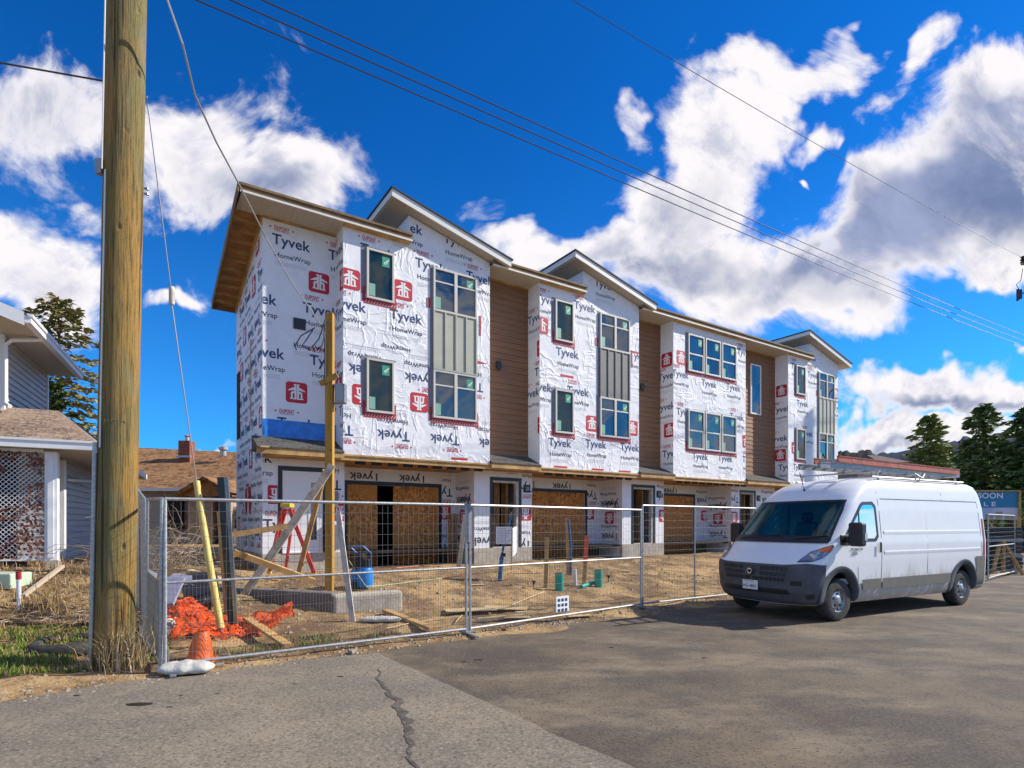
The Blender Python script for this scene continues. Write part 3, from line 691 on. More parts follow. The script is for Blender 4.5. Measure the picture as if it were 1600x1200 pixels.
for i, ((a, b), (p, q)) in enumerate(zip(entries, edoor)):
    ed = D1+.004
    wallhole(ed, .12, a, b, .93, ZC, [(p,q,.93,2.93)], 'wrapflat', 'entry_wall')
    mb = MB(); mb.span((a,ed+.121,.0),(a+.06,TG+.2,ZC)); bl_(mb, 'return_wall', 'wrapflat')
    mb = MB(); mb.span((b-.06,ed+.121,.0),(b,TG+.2,ZC)); bl_(mb, 'return_wall', 'wrapflat')
    mb = MB(); mb.span((a-.002 if i else a,ed-.012,-.1),(b,ed+.122,.93)); mb.span((a+.002,ed+.1221,-.1),(b-.002,TG+.201,.80)); bl_(mb, 'foundation', 'concrete')
    frameborder(ed, p, q, .93, 2.93, .10, 'blacktape', 'black_flashing', pr=.01)
    if i == 0:
        mb = MB(); mb.span((p,ed+.0,.95),(q,ed+.04,2.92)); mb.span((p,ed-.03,.93),(q,ed+.02,.965))
        d = bl_(mb, 'door', 'white', bevel=.004)
        mb = MB(); mb.span((p+.66,ed-.006,1.25),(p+.80,ed-.001,2.66)); bl_(mb, 'door_glass', 'glass', parent=d)
        mb = MB(); mb.span((p+.60,ed-.012,1.19),(p+.66,ed-.001,2.72)); mb.span((p+.80,ed-.012,1.19),(p+.86,ed-.001,2.72)); mb.span((p+.66,ed-.012,2.66),(p+.80,ed-.001,2.72)); mb.span((p+.66,ed-.012,1.19),(p+.80,ed-.001,1.25)); bl_(mb, 'glass_trim', 'white', parent=d)
        mb = MB(); mb.lathe([(.03,0),(.03,.05),(.018,.06)], (p+.07,ed-.06,1.9), 10, 'Y'); bl_(mb, 'handle', 'blackpl', parent=d)
    else:
        mb = MB(); mb.m = 1; mb.span((p+.35,ed+.6,.95),(p+.62,ed+1.1,2.9)); mb.m = 2; mb.span((p-.05,ed+.9,.95),(p+.42,ed+.93,2.95)); mb.m = 0; mb.span((p-.1,ed+1.4,.93),(q+.1,ed+1.42,2.95)); mb.m = 1; mb.span((q-.26,ed+.3,.95),(q-.2,ed+.6,2.9))
        bl_(mb, 'hallway_framing', ['dark','ply','drywall'])
        mb = MB(); mb.span((q-.09,ed+.002,.93),(q-.001,ed+.14,2.93)); mb.span((p+.001,ed+.002,2.87),(q-.09,ed+.14,2.929)); mb.span((p+.001,ed+.001,.90),(q-.09,ed+.13,.955)); mb.m = 1; mb.span((p+.001,ed+.002,.955),(p+.05,ed+.14,2.87)); bl_(mb, 'door_jamb', ['woodwht','dark'])
        mb = MB(); mb.span((q+.17,ed-.012,2.60),(q+.42,ed-.001,2.84)); mb.m = 1; mb.span((q+.23,ed-.05,2.66),(q+.36,ed-.0121,2.78)); bl_(mb, 'light_box', ['blacktape','box'])
garages = [(.66,3.42,2.73,[(0,.86),(1.34,2.76)]),(6.42,9.20,2.73,[(0,1.15),(1.16,2.78)]),(12.3,15.08,2.75,[(0,1.3),(1.31,2.78)]),(19.4,22.2,2.73,[(0,2.8)])]
gw = [(.22,3.99),(6.04,9.88),(11.97,15.95),(18.98,23.05)]
for (a, b), (p, q, zt, pans) in zip(gw, garages):
    wallhole(TG, .12, a, b, .85, ZC, [(p,q,.85,zt)], 'wrapflat', 'garage_wall')
    mb = MB(); mb.span((a,TG-.012,-.1),(p-.02,TG+.12,.85)); bl_(mb, 'garage_foundation', 'concretedark'); mb = MB(); mb.span((q+.02,TG-.012,-.1),(b,TG+.12,.85)); bl_(mb, 'garage_foundation', 'concretedark')
    frameborder(TG, p, q, .3, zt, .11, 'blacktape', 'black_flashing')
    for (u, v) in pans: mb = MB(); mb.span((p+u,TG+.03,.42),(p+v,TG+.045,zt-.0)); bl_(mb, 'garage_sheathing', 'osb')
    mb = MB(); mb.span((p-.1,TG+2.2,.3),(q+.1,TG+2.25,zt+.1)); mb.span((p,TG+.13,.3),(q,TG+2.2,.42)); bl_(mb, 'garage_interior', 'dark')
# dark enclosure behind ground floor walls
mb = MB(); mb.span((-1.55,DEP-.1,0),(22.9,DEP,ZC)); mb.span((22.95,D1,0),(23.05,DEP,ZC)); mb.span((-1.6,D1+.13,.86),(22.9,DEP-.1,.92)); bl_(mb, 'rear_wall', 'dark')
# ceilings / cantilever underside
mb = MB(); mb.span((-1.71,.0,ZC),(23.05,DEP,ZC+.02)); bl_(mb, 'ceiling_sheathing', 'ply')
mb = MB(); s = .3
while s < 23: mb.span((s,.06,ZC-.0),(s+.04,TG,ZC+.0)) if False else None; s += .4
mb.span((-1.71,-.045,ZC-.015),(23.05,-.004,SUB-.005)); mb.span((-1.62,-.075,ZC+.09),(23.05,-.046,ZC+.13)); bl_(mb, 'rim_board', 'wood')
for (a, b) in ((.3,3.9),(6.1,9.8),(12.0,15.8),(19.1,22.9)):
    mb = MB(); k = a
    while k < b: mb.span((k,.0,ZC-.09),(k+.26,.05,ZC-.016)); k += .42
    bl_(mb, 'joist_gap_shade', 'dark')  # solid dark blocks painted in for the shade between joists
mb = MB(); mb.span((-1.9,-.25,SUB+.0),(-1.715,D1,SUB+.03)); bl_(mb, 'porch_edge', 'woodlt')
# porch skirt roofs
for (a, b) in ((-1.95,-.003),(4.153,5.887),(10.063,11.777),(16.013,18.977)):
    zf, zk = SUB+.04, 3.70
    mb = MB(); mb.add([(a,-.12,zf),(b,-.12,zf),(b,D1-.024,zk),(a,D1-.024,zk),(a,-.12,zf-.03),(b,-.12,zf-.03),(b,D1-.024,SUB-.02),(a,D1-.024,SUB-.02)], [(0,1,2,3),(0,4,5,1),(0,3,7,4),(1,5,6,2),(4,7,6,5)])
    bl_(mb, 'porch_roof', 'shinglegrey')
    mb = MB(); mb.span((a,-.10,SUB-.12),(b,-.07,SUB+.009)); bl_(mb, 'porch_fascia', 'wood')
mb = MB(); mb.span((-1.72,D1-.012,3.70),(-.001,D1-.002,4.12)); mb.span((-1.718,D1-.3,3.72),(-1.712,D1-.012,3.9)) ; bl_(mb, 'blue_membrane', 'bluemem')
mb = MB(); mb.span((-1.02,D1-.03,6.36),(-.74,D1-.003,6.62)); bl_(mb, 'vent', 'blackpl')
# small wall lights on siding
for (x, y) in ((777,570),(1001,604)):
    a_, b_ = pxs(x, y, D1); mb = MB(); mb.span((a_-.07,D1-.12,b_-.11),(a_+.07,D1-.03,b_+.09)); mb.lathe([(.045,0),(.06,.06),(.04,.09)], (a_-.0,D1-.09,b_-.18), 10); bl_(mb, 'wall_light', 'blackpl')
# ground floor lettering
def low(items, t, rc, fr=None):
    ink = Ink()
    for it in items:
        if it[0] == 'L': LG(ink, it[1], it[2], t, 1, .45)
        elif it[0] == 'D': a_, b_ = pxs(it[1], it[2], t); ink.text('DUPONT', a_, b_, .34, 1, 2, .02, cap=.1)
        else: G(ink, it[1], it[2], t, it[3], it[4], it[5] if len(it) > 5 else 'dth', 1)
    ink.rect(*rc); ink.build(front(t), row)
low([('G',425.6,723,0,1),('G',411,827,0,0,'dt'),('D',496,716)], D1+.004, (-1.70,-1.38,.98,ZC-.02))
low([('D',496,716),('G',533,751,1,0),('L',532,800)], D1+.004, (-.2,.21,.98,ZC-.02))
low([('D',484,714)], D1+.004, (-1.2,.21,3.05,ZC-.02))
low([('L',433,773)], D1+.004, (-1.6,-1.38,.98,ZC-.02))
low([('G',546,738,1,1,'th'),('G',623,742,1,1,'th')], TG, (.3,3.98,2.86,ZC-.01))
low([('G',707,764,1,0),('L',694,800),('G',700,850,1,0)], TG, (3.54,3.98,.87,ZC-.02))
low([('G',832,757,1,0),('L',821,802),('G',830,845,1,0)], D1+.004, (5.66,6.03,.95,ZC-.02))
low([('G',736,840,1,1),('D',808,736)], D1+.004, (4.0,4.5,.95,ZC-.02)); low([('D',808,736)], D1+.004, (4.0,6.0,3.05,ZC-.02))
low([('G',863,755,1,1,'th'),('G',838,752,1,0,'th')], TG, (6.1,9.85,2.86,ZC-.01)); low([('G',933,770,1,0),('L',921,802)], TG, (9.32,9.87,.87,ZC-.02))
low([('G',987,836,1,1),('D',1006,751),('G',1025,771,1,1),('L',1036,806)], D1+.004, (9.9,10.3,.95,ZC-.02)); low([('G',1026,771,1,1),('L',1036,806)], D1+.004, (11.54,11.96,.95,ZC-.02))
low([('G',1036,763,1,1,'th')], TG, (12.0,15.9,2.88,ZC-.01)); low([('G',1088,778,1,1),('L',1101,806),('G',1111,838,1,1)], TG, (15.2,15.94,.87,ZC-.02))
low([('G',1157,776,1,1),('G',1133,776,1,1),('L',1147,808),('G',1137,838,1,1),('G',1180,778,1,1)], D1+.004, (15.96,16.5,.95,ZC-.02)); low([('G',1190,778,1,1)], D1+.004, (17.6,18.9,.95,ZC-.02))
def ret(s0, d):                                   # return walls facing left: a = -t
    ink = Ink(); ink.group(-.85, 2.45, 1, 'dth', 1); ink.group(-.2-.4, 2.45, 1, 't', 1); ink.logo(-1.25, 1.85, 1, .45); ink.group(-.8, 1.3, 1, 'th', 1)
    ink.rect(-TG+.02, -D1-.13, .86, ZC-.02); ink.build(leftface(s0), row)
for s0 in (3.99, 9.88, 15.95): ret(s0, 0)
# side wall: lower storey, lettering, narrow windows
mb = MB(); mb.span((-1.712,D1+.13,.93),(-1.60,DEP,SUB)); mb.span((-1.76,D1+.2,2.9),(-1.712,D1+.24,2.95)) if False else None; bl_(mb, 'side_wall', 'wrap')
mb = MB(); mb.span((-1.72,D1+.12,.0),(-1.60,DEP,.929)); bl_(mb, 'side_foundation', 'concrete')
ink = Ink(); 
for k in range(9):
    for q in range(6):
        x = -4.6+q*.98+(k % 2)*.45; z = 1.5+k*.86
        if (k*7+q*3) % 5 == 0: ink.logo(x+.4, z+.1, k in (0,1,5,6))
        else: ink.group(x+(.82 if k in (0,1,5,6) else 0), z, k in (0,1,5,6))
ink.clip([(-DEP+.02,0,-1,0),(-D1-.02,0,1,0),(0,.95,0,-1)]); ink.clip([(-D1,EAVE-.22,-.21,.977)]); ink.build(lambda a, b, d: Vector((-1.714-d, -a, b-ZB)), row)
mb = MB(); mb.span((-1.735,4.1,4.1),(-1.7121,4.55,6.0)); bl_(mb, 'side_window', 'dark'); mb = MB(); mb.span((-1.73,2.2,4.2),(-1.7121,2.25,6.4)); bl_(mb, 'side_batten', 'woodlt')
mb = MB()
for t0 in (2.3,2.9): mb = MB(); mb.tube([(-1.72,t0+.09*math.cos(2*PI*k/16),2.25+.34*math.sin(2*PI*k/16)) for k in range(17)], .02, 5); bl_(mb, 'red_tape_ring', 'redtape')
# electrical boxes by the first entry
mb = MB(); mb.span((-.17,D1-.14,2.05),(.02,D1-.001,2.45)); bl_(mb, 'meter_box', 'box', bevel=.01)
mb = MB(); mb.span((-.28,D1-.16,1.0),(.06,D1-.013,1.62)); mb.tube([(-.08,D1-.07,1.62),(-.08,D1-.07,2.05)],.025,8); bl_(mb, 'electrical_panel', 'box', bevel=.01)
# ------------------------------------------------------------ work van
VR = math.atan2(.467, .885)
V0 = Vector((4.22, 10.03, 0))
van = thing('work_van', 'white high roof cargo van with dark grey bumper and dusty lower side', 'van', tuple(V0), VR)
def lerpt(tab, z):
    if z <= tab[0][0]: return tab[0][1]
    for (a, u), (b, v) in zip(tab, tab[1:]):
        if z <= b: k = (z-a)/(b-a); return u+(v-u)*k
    return tab[-1][1]
XF = [(.28,.16),(.36,.08),(.5,.02),(.75,.0),(.94,.01),(.99,.05),(1.06,.14),(1.2,.33),(1.30,.45),(1.37,.53),(1.7,.86),(2.05,1.20),(2.16,1.31),(2.28,1.46),(2.38,1.64),(2.45,1.86),(2.50,2.2),(2.52,2.6)]
HW = [(.28,.90),(.36,.97),(.5,1.0),(1.0,1.02),(1.3,1.02),(1.9,.965),(2.15,.925),(2.3,.89),(2.4,.845),(2.46,.78),(2.50,.66),(2.52,.45)]
XR = [(.28,5.86),(.4,5.97),(2.0,5.93),(2.25,5.89),(2.4,5.82),(2.48,5.70),(2.52,5.45)]
CL = [(.28,.55),(.95,.52),(1.1,.55),(1.3,.50),(1.4,.45),(2.0,.36),(2.3,.5),(2.52,.6)]
def Pq(q, z, off=0.0):
    """front surface; q -1..1 from passenger side to driver side (driver = local -y)"""
    def raw(q, z):
        ph = abs(q)*PI/2; x0 = lerpt(XF, z); L = lerpt(CL, z); wd = lerpt(HW, z)
        return Vector((x0+L*(1-max(0, math.cos(ph))**.75), -math.copysign(wd*math.sin(ph)**.72, q), z))
    p = raw(q, z)
    if off:
        e = .004; q2 = min(.998, max(-.998, q)); a = raw(q2+e, z)-raw(q2-e, z); b = raw(q2, z+.01)-raw(q2, z-.01); n = a.cross(b).normalized()
        if n.x > 0 and abs(q) < .7 or (n.y*q > 0): n = -n
        p = p+n*off
    return p
def Px(x, z, side=-1, off=0.0): return Vector((x, side*(lerpt(HW, z)+off), z))
zs = [.28,.31,.36,.42,.5,.6,.68,.75,.83,.92,.96,1.0,1.04,1.08,1.12,1.16,1.2,1.24,1.28,1.32,1.36]+[1.4+.05*k for k in range(15)]+[2.13,2.17,2.21,2.25,2.29,2.32,2.35,2.38,2.40,2.42,2.44,2.46,2.475,2.49,2.5,2.51,2.52]
NQ = 34
def ringpts(z):
    o = []; x0 = lerpt(XF, z); L = lerpt(CL, z); xr = lerpt(XR, z); wd = lerpt(HW, z); xs0 = x0+L; rc = .14; xs1 = xr-rc
    for k in range(NQ+1): o.append(Pq(-1+2*k/NQ, z))
    for k in range(1, 36): o.append(Vector((xs0+(xs1-xs0)*k/36, -wd, z)))
    for k in range(7): a = PI/2*k/6; o.append(Vector((xs1+rc*math.sin(a), -wd+rc-rc*math.cos(a), z)))
    o.append(Vector((xr, 0, z)))
    for k in range(6, -1, -1): a = PI/2*k/6; o.append(Vector((xs1+rc*math.sin(a), wd-rc+rc*math.cos(a), z)))
    for k in range(35, 0, -1): o.append(Vector((xs0+(xs1-xs0)*k/36, wd, z)))
    return o
mb = MB(); rings = [ringpts(z) for z in zs]; nr = len(rings[0]); vs = [p for r_ in rings for p in r_]; fs = []
for j in range(len(zs)-1):
    for k in range(nr): fs.append((j*nr+k, j*nr+(k+1)%nr, (j+1)*nr+(k+1)%nr, (j+1)*nr+k))
fs.append(tuple(range(nr-1, -1, -1))); fs.append(tuple((len(zs)-1)*nr+k for k in range(nr))); mb.add(vs, fs)
def vanfn(t, b, O):
    sp = t.new('ShaderNodeSeparateXYZ'); t.put(sp.inputs[0], O)
    n = t.noise(t.mapping(O, scale=(1,1,.35)), 3.5, 6, .65); hgt = t.ramp(sp.outputs[2], .45, 1.15, 1, 0)
    k = t.math('MULTIPLY', t.ramp(t.math('ADD', t.math('MULTIPLY', hgt, .75), t.math('MULTIPLY', t.math('SUBTRACT', n, .5), 1.8)), .30, .85), .7)
    k = t.math('MULTIPLY', k, t.ramp(sp.outputs[0], .9, 1.6))
    n2 = t.noise(O, 2, 5, .7)
    c = t.mix(t.ramp(n2, .4, .8), (.88,.88,.88), (.83,.83,.83)); c = t.mix(k, c, (.34,.25,.15)); t.put(b.inputs['Base Color'], c)
    t.put(b.inputs['Roughness'], t.math('ADD', t.math('MULTIPLY', k, .5), .28))
    b.inputs['Coat Weight'].default_value = .3
M['vanpaint'] = mat('van_paint', rough=.3, fn=vanfn)
M['vangrey'] = mat('van_grey_plastic', (.085,.088,.105), .6, var=.2, vscale=5, bump=.2, bscale=90)
M['vangreydust'] = mat('van_dusty_plastic', (.15,.15,.14), .7, var=.4, vscale=4, col2=(.20,.17,.12))
body = mb.build('body', ['vanpaint','dark'], van, smooth='all')
# wheel wells cut with cylinders
WX = (.947, 4.985)
cut = MB()
for x in WX:
    for sgn in (-1, 1): cut.lathe([(.445, -.5), (.445, .5)], (x, sgn*1.12, .40), 40, 'Y')
cuto = cut.build('cutter', 'dark', van, fixn=True)
bmod = body.modifiers.new('b', 'BOOLEAN'); bmod.object = cuto; bmod.operation = 'DIFFERENCE'; bmod.solver = 'EXACT'
bpy.context.view_layer.update(); dg = bpy.context.evaluated_depsgraph_get(); me = bpy.data.meshes.new_from_object(body.evaluated_get(dg)); body.modifiers.clear(); body.data = me; bpy.data.objects.remove(cuto)
me.materials.clear(); me.materials.append(M['vanpaint']); me.materials.append(M['dark'])
bm = bmesh.new(); bm.from_mesh(me); dele = []
def inpoly(x, y, poly):
    c = False; n = len(poly)
    for i in range(n):
        (x1, y1), (x2, y2) = poly[i], poly[(i+1) % n]
        if (y1 > y) != (y2 > y) and x < (x2-x1)*(y-y1)/(y2-y1)+x1: c = not c
    return c
SIDEW = [(1.02,1.34),(1.12,1.50),(1.56,1.98),(1.64,2.03),(1.94,2.04),(2.02,1.97),(2.03,1.42),(1.95,1.34)]
SIDEI = [(1.12,1.39),(1.60,1.95),(1.93,1.98),(1.97,1.43),(1.9,1.39)]
WSI = [(-.60,1.42),(.60,1.42),(.53,2.05),(-.53,2.05)]
for f in bm.faces:
    c = f.calc_center_median(); f.smooth = True; f.material_index = 0
    rr = min(math.hypot(c.x-x, c.z-.40) for x in WX)
    if rr < .447 and abs(c.y) > .5 and (abs(f.normal.y) < .5 or abs(c.y) < .75): f.material_index = 1; f.smooth = False
    if 1.36 < c.z < 2.05:
        ph = None
        wd = lerpt(HW, c.z); sn = min(1, abs(c.y)/wd)**(1/.72); q = math.asin(min(1, sn))/(PI/2)
        xf = lerpt(XF, c.z)+lerpt(CL, c.z)
        if c.x < xf-.01 and q < .70-.05*(c.z-1.4) and c.z > 1.39 and c.z < 2.04: dele.append(f)
        elif c.x >= xf-.08 and inpoly(c.x, c.z, SIDEI): dele.append(f)
bmesh.ops.delete(bm, geom=dele, context='FACES')
bm.to_mesh(me); bm.free(); me.set_sharp_from_angle(angle=R(40))
def patch(poly, fn, name, m, parent=van, cell=.04, axis=(0,1), smooth='all', extra=None):
    """param-space polygon cut by grid lines and laid on the surface"""
    bm = bmesh.new(); polys = poly if isinstance(poly[0][0], (tuple, list)) else [poly]
    for pl in polys: bm.faces.new([bm.verts.new((a, b, 0)) for a, b in pl])
    for ax in (0, 1):
        lo = min(v.co[ax] for v in bm.verts); hi = max(v.co[ax] for v in bm.verts); g = lo+cell
        while g < hi:
            no = (1,0,0) if ax == 0 else (0,1,0); co = (g,0,0) if ax == 0 else (0,g,0)
            bmesh.ops.bisect_plane(bm, geom=bm.verts[:]+bm.edges[:]+bm.faces[:], plane_co=co, plane_no=no); g += cell
    mb = MB(); bm.verts.index_update(); mb.v = [fn(v.co.x, v.co.y) for v in bm.verts]; mb.f = [tuple(v.index for v in f.verts) for f in bm.faces]; mb.mi = [0]*len(mb.f); bm.free()
    if parent is None: return mb
    return mb.build(name, m, parent, fixn=False, smooth=smooth)
def fo(o): return lambda a, b: Pq(a, b, o)
def so_(o, s=-1): return lambda a, b: Px(a, b, s, o)
# bumper (dark grey lower front)
mb = patch([(-1,.30),(1,.30),(1,.96),(.62,.985),(.3,.955),(-.3,.955),(-.62,.985),(-1,.96)], fo(.012), '', '', None, .03)
for s in (-1, 1):
    m2 = patch([(lerpt(XF,.5)+lerpt(CL,.5)-.02,.30),(.64,.33),(.66,.96),(.56,.965)], so_(.012, s), '', '', None, .05) if False else None
bump = mb.build('bumper', 'vangrey', van, fixn=False, smooth='all')
def ringpatch(x, r0, r1, a0, a1, s, off, name, m, parent=van):
    mb = MB(); n = 26; vs = []
    for k in range(n+1):
        a = R(a0+(a1-a0)*k/n)
        for r_ in (r0, r1): vs.append(Px(x+r_*math.cos(a), max(.29, .40+r_*math.sin(a)), s, off if r_ == r1 else off+.012))
    for k in range(n+1): a = R(a0+(a1-a0)*k/n); p = Px(x+r0*math.cos(a), max(.29, .40+r0*math.sin(a)), s, -.10); vs.append(p)
    fs = [(2*k, 2*k+2, 2*k+3, 2*k+1) for k in range(n)]+[(2*(n+1)+k, 2*(n+1)+k+1, 2*k+2, 2*k) for k in range(n)]
    mb.add(vs, fs); return mb.build(name, m, parent, fixn=False, smooth='all')
for s in (-1, 1):
    for x in WX: ringpatch(x, .435, .535, -12, 192, s, .012, 'wheel_arch_trim', 'vangrey')
    patch([(5.48,.32),(5.80,.32),(5.80,.98),(5.40,.98),(5.47,.75)], so_(.009, s), 'rear_corner_trim', 'vangreydust', cell=.1)
    patch([(1.56,.50),(2.08,.50),(2.08,.68),(1.52,.68)], so_(.022, s), 'side_moulding', 'vangreydust', cell=.3)
    patch([(2.13,.50),(4.42,.50),(4.45,.68),(2.13,.68)], so_(.022, s), 'side_moulding', 'vangreydust', cell=.3)
    patch([(5.72,.99),(5.80,.99),(5.79,1.75),(5.73,1.75)], so_(.004, s), 'tail_light', 'redtape', cell=.2)
    # seams
    seam = []
    for (a, b) in (((2.12,.45),(2.12,2.22)),((3.62,.70),(3.62,2.38)),((1.46,.5),(1.42,.9)),((2.10,2.12),(1.62,2.12)),((5.68,.98),(5.62,2.2)),((4.30,2.1),(4.30,2.36))):
        seam.append([(a[0]-.007,a[1]),(a[0]+.007,a[1]),(b[0]+.007,b[1]),(b[0]-.007,b[1])])
    seam.append([(2.2,2.085),(5.62,2.085),(5.62,2.10),(2.2,2.10)])
    patch(seam, so_(.0015, s), 'panel_seam', 'blackpl', cell=.2)
    # pressed ridges of the side
    mb = MB()
    for (x0, x1, z0, z1) in ((2.2,5.6,1.14,1.15),(2.2,5.6,1.50,1.51)):
        n = 20; vs = []
        for k in range(n+1):
            x = x0+(x1-x0)*k/n
            for zz, o in ((z0-.05,.001),(z0,.008),(z1,.008),(z1+.015,.001)): vs.append(Px(x, zz, s, o))
        mb.add(vs, [(4*k+j, 4*k+4+j, 4*k+5+j, 4*k+1+j) for k in range(n) for j in range(3)])
    mb.build('side_ridge', 'vanpaint', van, fixn=False, smooth='all')
    M_ = M['blackpl']
    patch([(2.0,1.14),(2.07,1.14),(2.07,1.32),(2.0,1.32)], so_(.03, s), 'door_handle', 'blackpl', cell=.05)
# windscreen with black border
M['vanglass'] = bpy.data.materials.new('van_glass'); M['vanglass'].use_nodes = True; t = NT(M['vanglass'].node_tree); t.n.remove(t.n['Principled BSDF'])
tr = t.new('ShaderNodeBsdfTransparent'); tr.inputs[0].default_value = (.36,.93,.95,1); gl = t.new('ShaderNodeBsdfGlossy'); gl.inputs['Roughness'].default_value = .03; gl.inputs[0].default_value = (.8,.9,1,1)
fr_ = t.new('ShaderNodeFresnel'); fr_.inputs[0].default_value = 1.5; mx = t.new('ShaderNodeMixShader'); t.l.new(fr_.outputs[0], mx.inputs[0]); t.l.new(tr.outputs[0], mx.inputs[1]); t.l.new(gl.outputs[0], mx.inputs[2]); t.l.new(mx.outputs[0], t.n['Material Output'].inputs[0])
ws = patch([(-.72,1.37),(.72,1.37),(.66,2.05),(-.66,2.05)], fo(.010), 'windscreen', 'vanglass', cell=.03)
bz = []
o_ = [(-.74,1.34),(.74,1.34),(.68,2.06),(-.68,2.06)]; i_ = [(-.67,1.43),(.67,1.43),(.635,2.02),(-.635,2.02)]
for k in range(4): bz.append([o_[k], o_[(k+1)%4], i_[(k+1)%4], i_[k]])
patch(bz, fo(.013), 'windscreen_border', 'blackpl', parent=van, cell=.03)
patch([[(-.72,1.31),(.72,1.31),(.72,1.345),(-.72,1.345)]], fo(.018), 'wiper_cowl', 'blackpl', cell=.03)
for s in (-1, 1):
    patch(SIDEW, so_(.006, s), 'side_window', 'vanglass', cell=.08)
    w_ = []; n = len(SIDEW); cx = sum(p[0] for p in SIDEW)/n; cz_ = sum(p[1] for p in SIDEW)/n
    inn = [(1.13,1.385),(1.18,1.50),(1.585,1.93),(1.66,1.975),(1.91,1.98),(1.965,1.93),(1.975,1.45),(1.91,1.39)]
    for k in range(n): w_.append([SIDEW[k], SIDEW[(k+1)%n], inn[(k+1)%n], inn[k]])
    w_.append([(1.45,1.37),(1.49,1.37),(1.52,1.92),(1.48,1.88)])
    patch(w_, so_(.009, s), 'window_seal', 'blackpl', cell=.08)
# cab interior
M['cabgrey'] = mat('cab_grey', (.48,.5,.5), .7)
mb = MB(); mb.span((2.28,-.93,.5),(2.32,.93,2.1)); mb.span((.85,-.80,.9),(1.12,.80,1.26)); mb.span((.8,-.9,.6),(2.28,.9,.7)); bi = mb.build('cab_interior', 'cabgrey', van)
for y in (-.50, .28):
    mb = MB(); mb.span((1.35,y-.24,.7),(1.85,y+.24,1.05)); mb.box((1.87,y,1.36),(.14,.44,.66), rot=Matrix.Rotation(R(8),3,'Y')); mb.box((1.93,y,1.78),(.1,.24,.18)); mb.build('seat', 'blackpl', van, bevel=.05)
mb = MB(); mb.tube([(1.25+.08*math.cos(2*PI*k/24), -.5+.2*math.cos(2*PI*k/24)*0+.2*math.sin(2*PI*k/24), 1.33+.17*math.cos(2*PI*k/24)) for k in range(25)], .016, 6); mb.tube([(1.1,-.5,1.15),(1.25,-.5,1.33)],.03,6); mb.build('steering_wheel', 'blackpl', van)
# grille, emblem, lights, plate
g = []
for r_, (z0, z1) in enumerate(((.855,.915),(.765,.825),(.675,.735))):
    for c in range(-7, 7):
        if r_ < 2 and c in (-1, 0): continue
        hw_ = .37-.02*r_; q0 = c/7*hw_; q1 = (c+1)/7*hw_; g.append([(q0+.004,z0),(q1-.004,z0),(q1-.004,z1),(q0+.004,z1)])
hole = patch(g, fo(.016), 'grille', 'blackpl', cell=.03)
mb = MB(); g2 = []
for (z0, z1) in ((.925,.945),(.832,.848),(.742,.758)): g2.append([(-.40,z0),(.40,z0),(.40,z1),(-.40,z1)])
patch(g2, fo(.030), 'grille_bar', 'vangrey', cell=.03)
e0 = Pq(0, .825, .03)
mb = MB(); mb.m = 1; mb.lathe([(.062,-.03),(.062,-.005),(.05,0)], e0, 24, 'X'); mb.m = 0
mb.prism([(-.04,.045),(.04,.045),(.05,.01),(.035,-.035),(0,-.06),(-.035,-.035),(-.05,.01)], lambda a, b, d: e0+Vector((-.032-d, a, b)), 0, .006); mb.m = 2
mb.prism([(-.03,.03),(-.008,.012),(-.008,-.03),(0,-.04),(.008,-.03),(.008,.012),(.03,.03),(.036,.0),(.02,-.02),(.026,.0),(.0,.022),(-.026,.0),(-.02,-.02),(-.036,.0)], lambda a, b, d: e0+Vector((-.039-d, a, b)), 0, .004)
M['chrome'] = mat('chrome', (.75,.75,.77), .18, 1.0)
mb.build('emblem', ['chrome','vangrey','blackpl'], van)
patch([[(.40,.62),(.58,.62),(.57,.70),(.41,.70)],[(-.58,.62),(-.40,.62),(-.41,.70),(-.57,.70)],[(-.40,.47),(.40,.47),(.36,.55),(-.36,.55)],[(.62,.40),(.78,.41),(.78,.49),(.62,.48)]], fo(.016), 'bumper_vent', 'blackpl', cell=.03)
for s in (-1, 1):
    lamp = [(s*.46,1.0),(s*.68,1.015),(s*.80,1.07),(s*.865,1.17),(s*.87,1.26),(s*.82,1.29),(s*.68,1.24),(s*.54,1.17)]
    M.setdefault('headlamp', mat('headlamp_lens', (.34,.38,.44), .08, .4, spec=1.0, var=.5, vscale=14)); M.setdefault('amber', mat('amber_lens', (.75,.16,.02), .2))
    hl = patch(lamp, fo(.014), 'headlight', 'headlamp', cell=.03)
    patch([(s*.72,1.17),(s*.84,1.17),(s*.855,1.23),(s*.81,1.275),(s*.70,1.235),(s*.63,1.20)], fo(.018), 'indicator', 'amber', parent=hl, cell=.03)
    bz = []; cc = (s*.68, 1.14)
    for k in range(len(lamp)):
        a, b = lamp[k], lamp[(k+1) % len(lamp)]; i1 = (cc[0]+(a[0]-cc[0])*.93, cc[1]+(a[1]-cc[1])*.92); i2 = (cc[0]+(b[0]-cc[0])*.93, cc[1]+(b[1]-cc[1])*.92); bz.append([a, b, i2, i1])
    patch(bz, fo(.019), 'lamp_rim', 'blackpl', parent=hl, cell=.03)
    q_ = Pq(s*.60, 1.09, .012); mb = MB(); mb.lathe([(.0,-.004),(.05,-.002),(.055,.012)], q_, 18, 'X'); mb.build('reflector', 'chrome', hl, smooth=True)
p_ = Pq(.0, .56, .03); mb = MB(); mb.span((p_.x-.012,-.19+.05,.50),(p_.x+.0,.12+.05,.66)); pl_ = mb.build('licence_plate', 'inkw', van)
v, f, hh = lettering('HG 4801', .01); mb = MB(); mb.v = [Vector((p_.x-.015, .155-x*.26, .535+y*.26)) for x, y in v]; mb.f = list(f); mb.mi = [0]*len(f); mb.build('plate_lettering', 'navy', pl_, fixn=False)
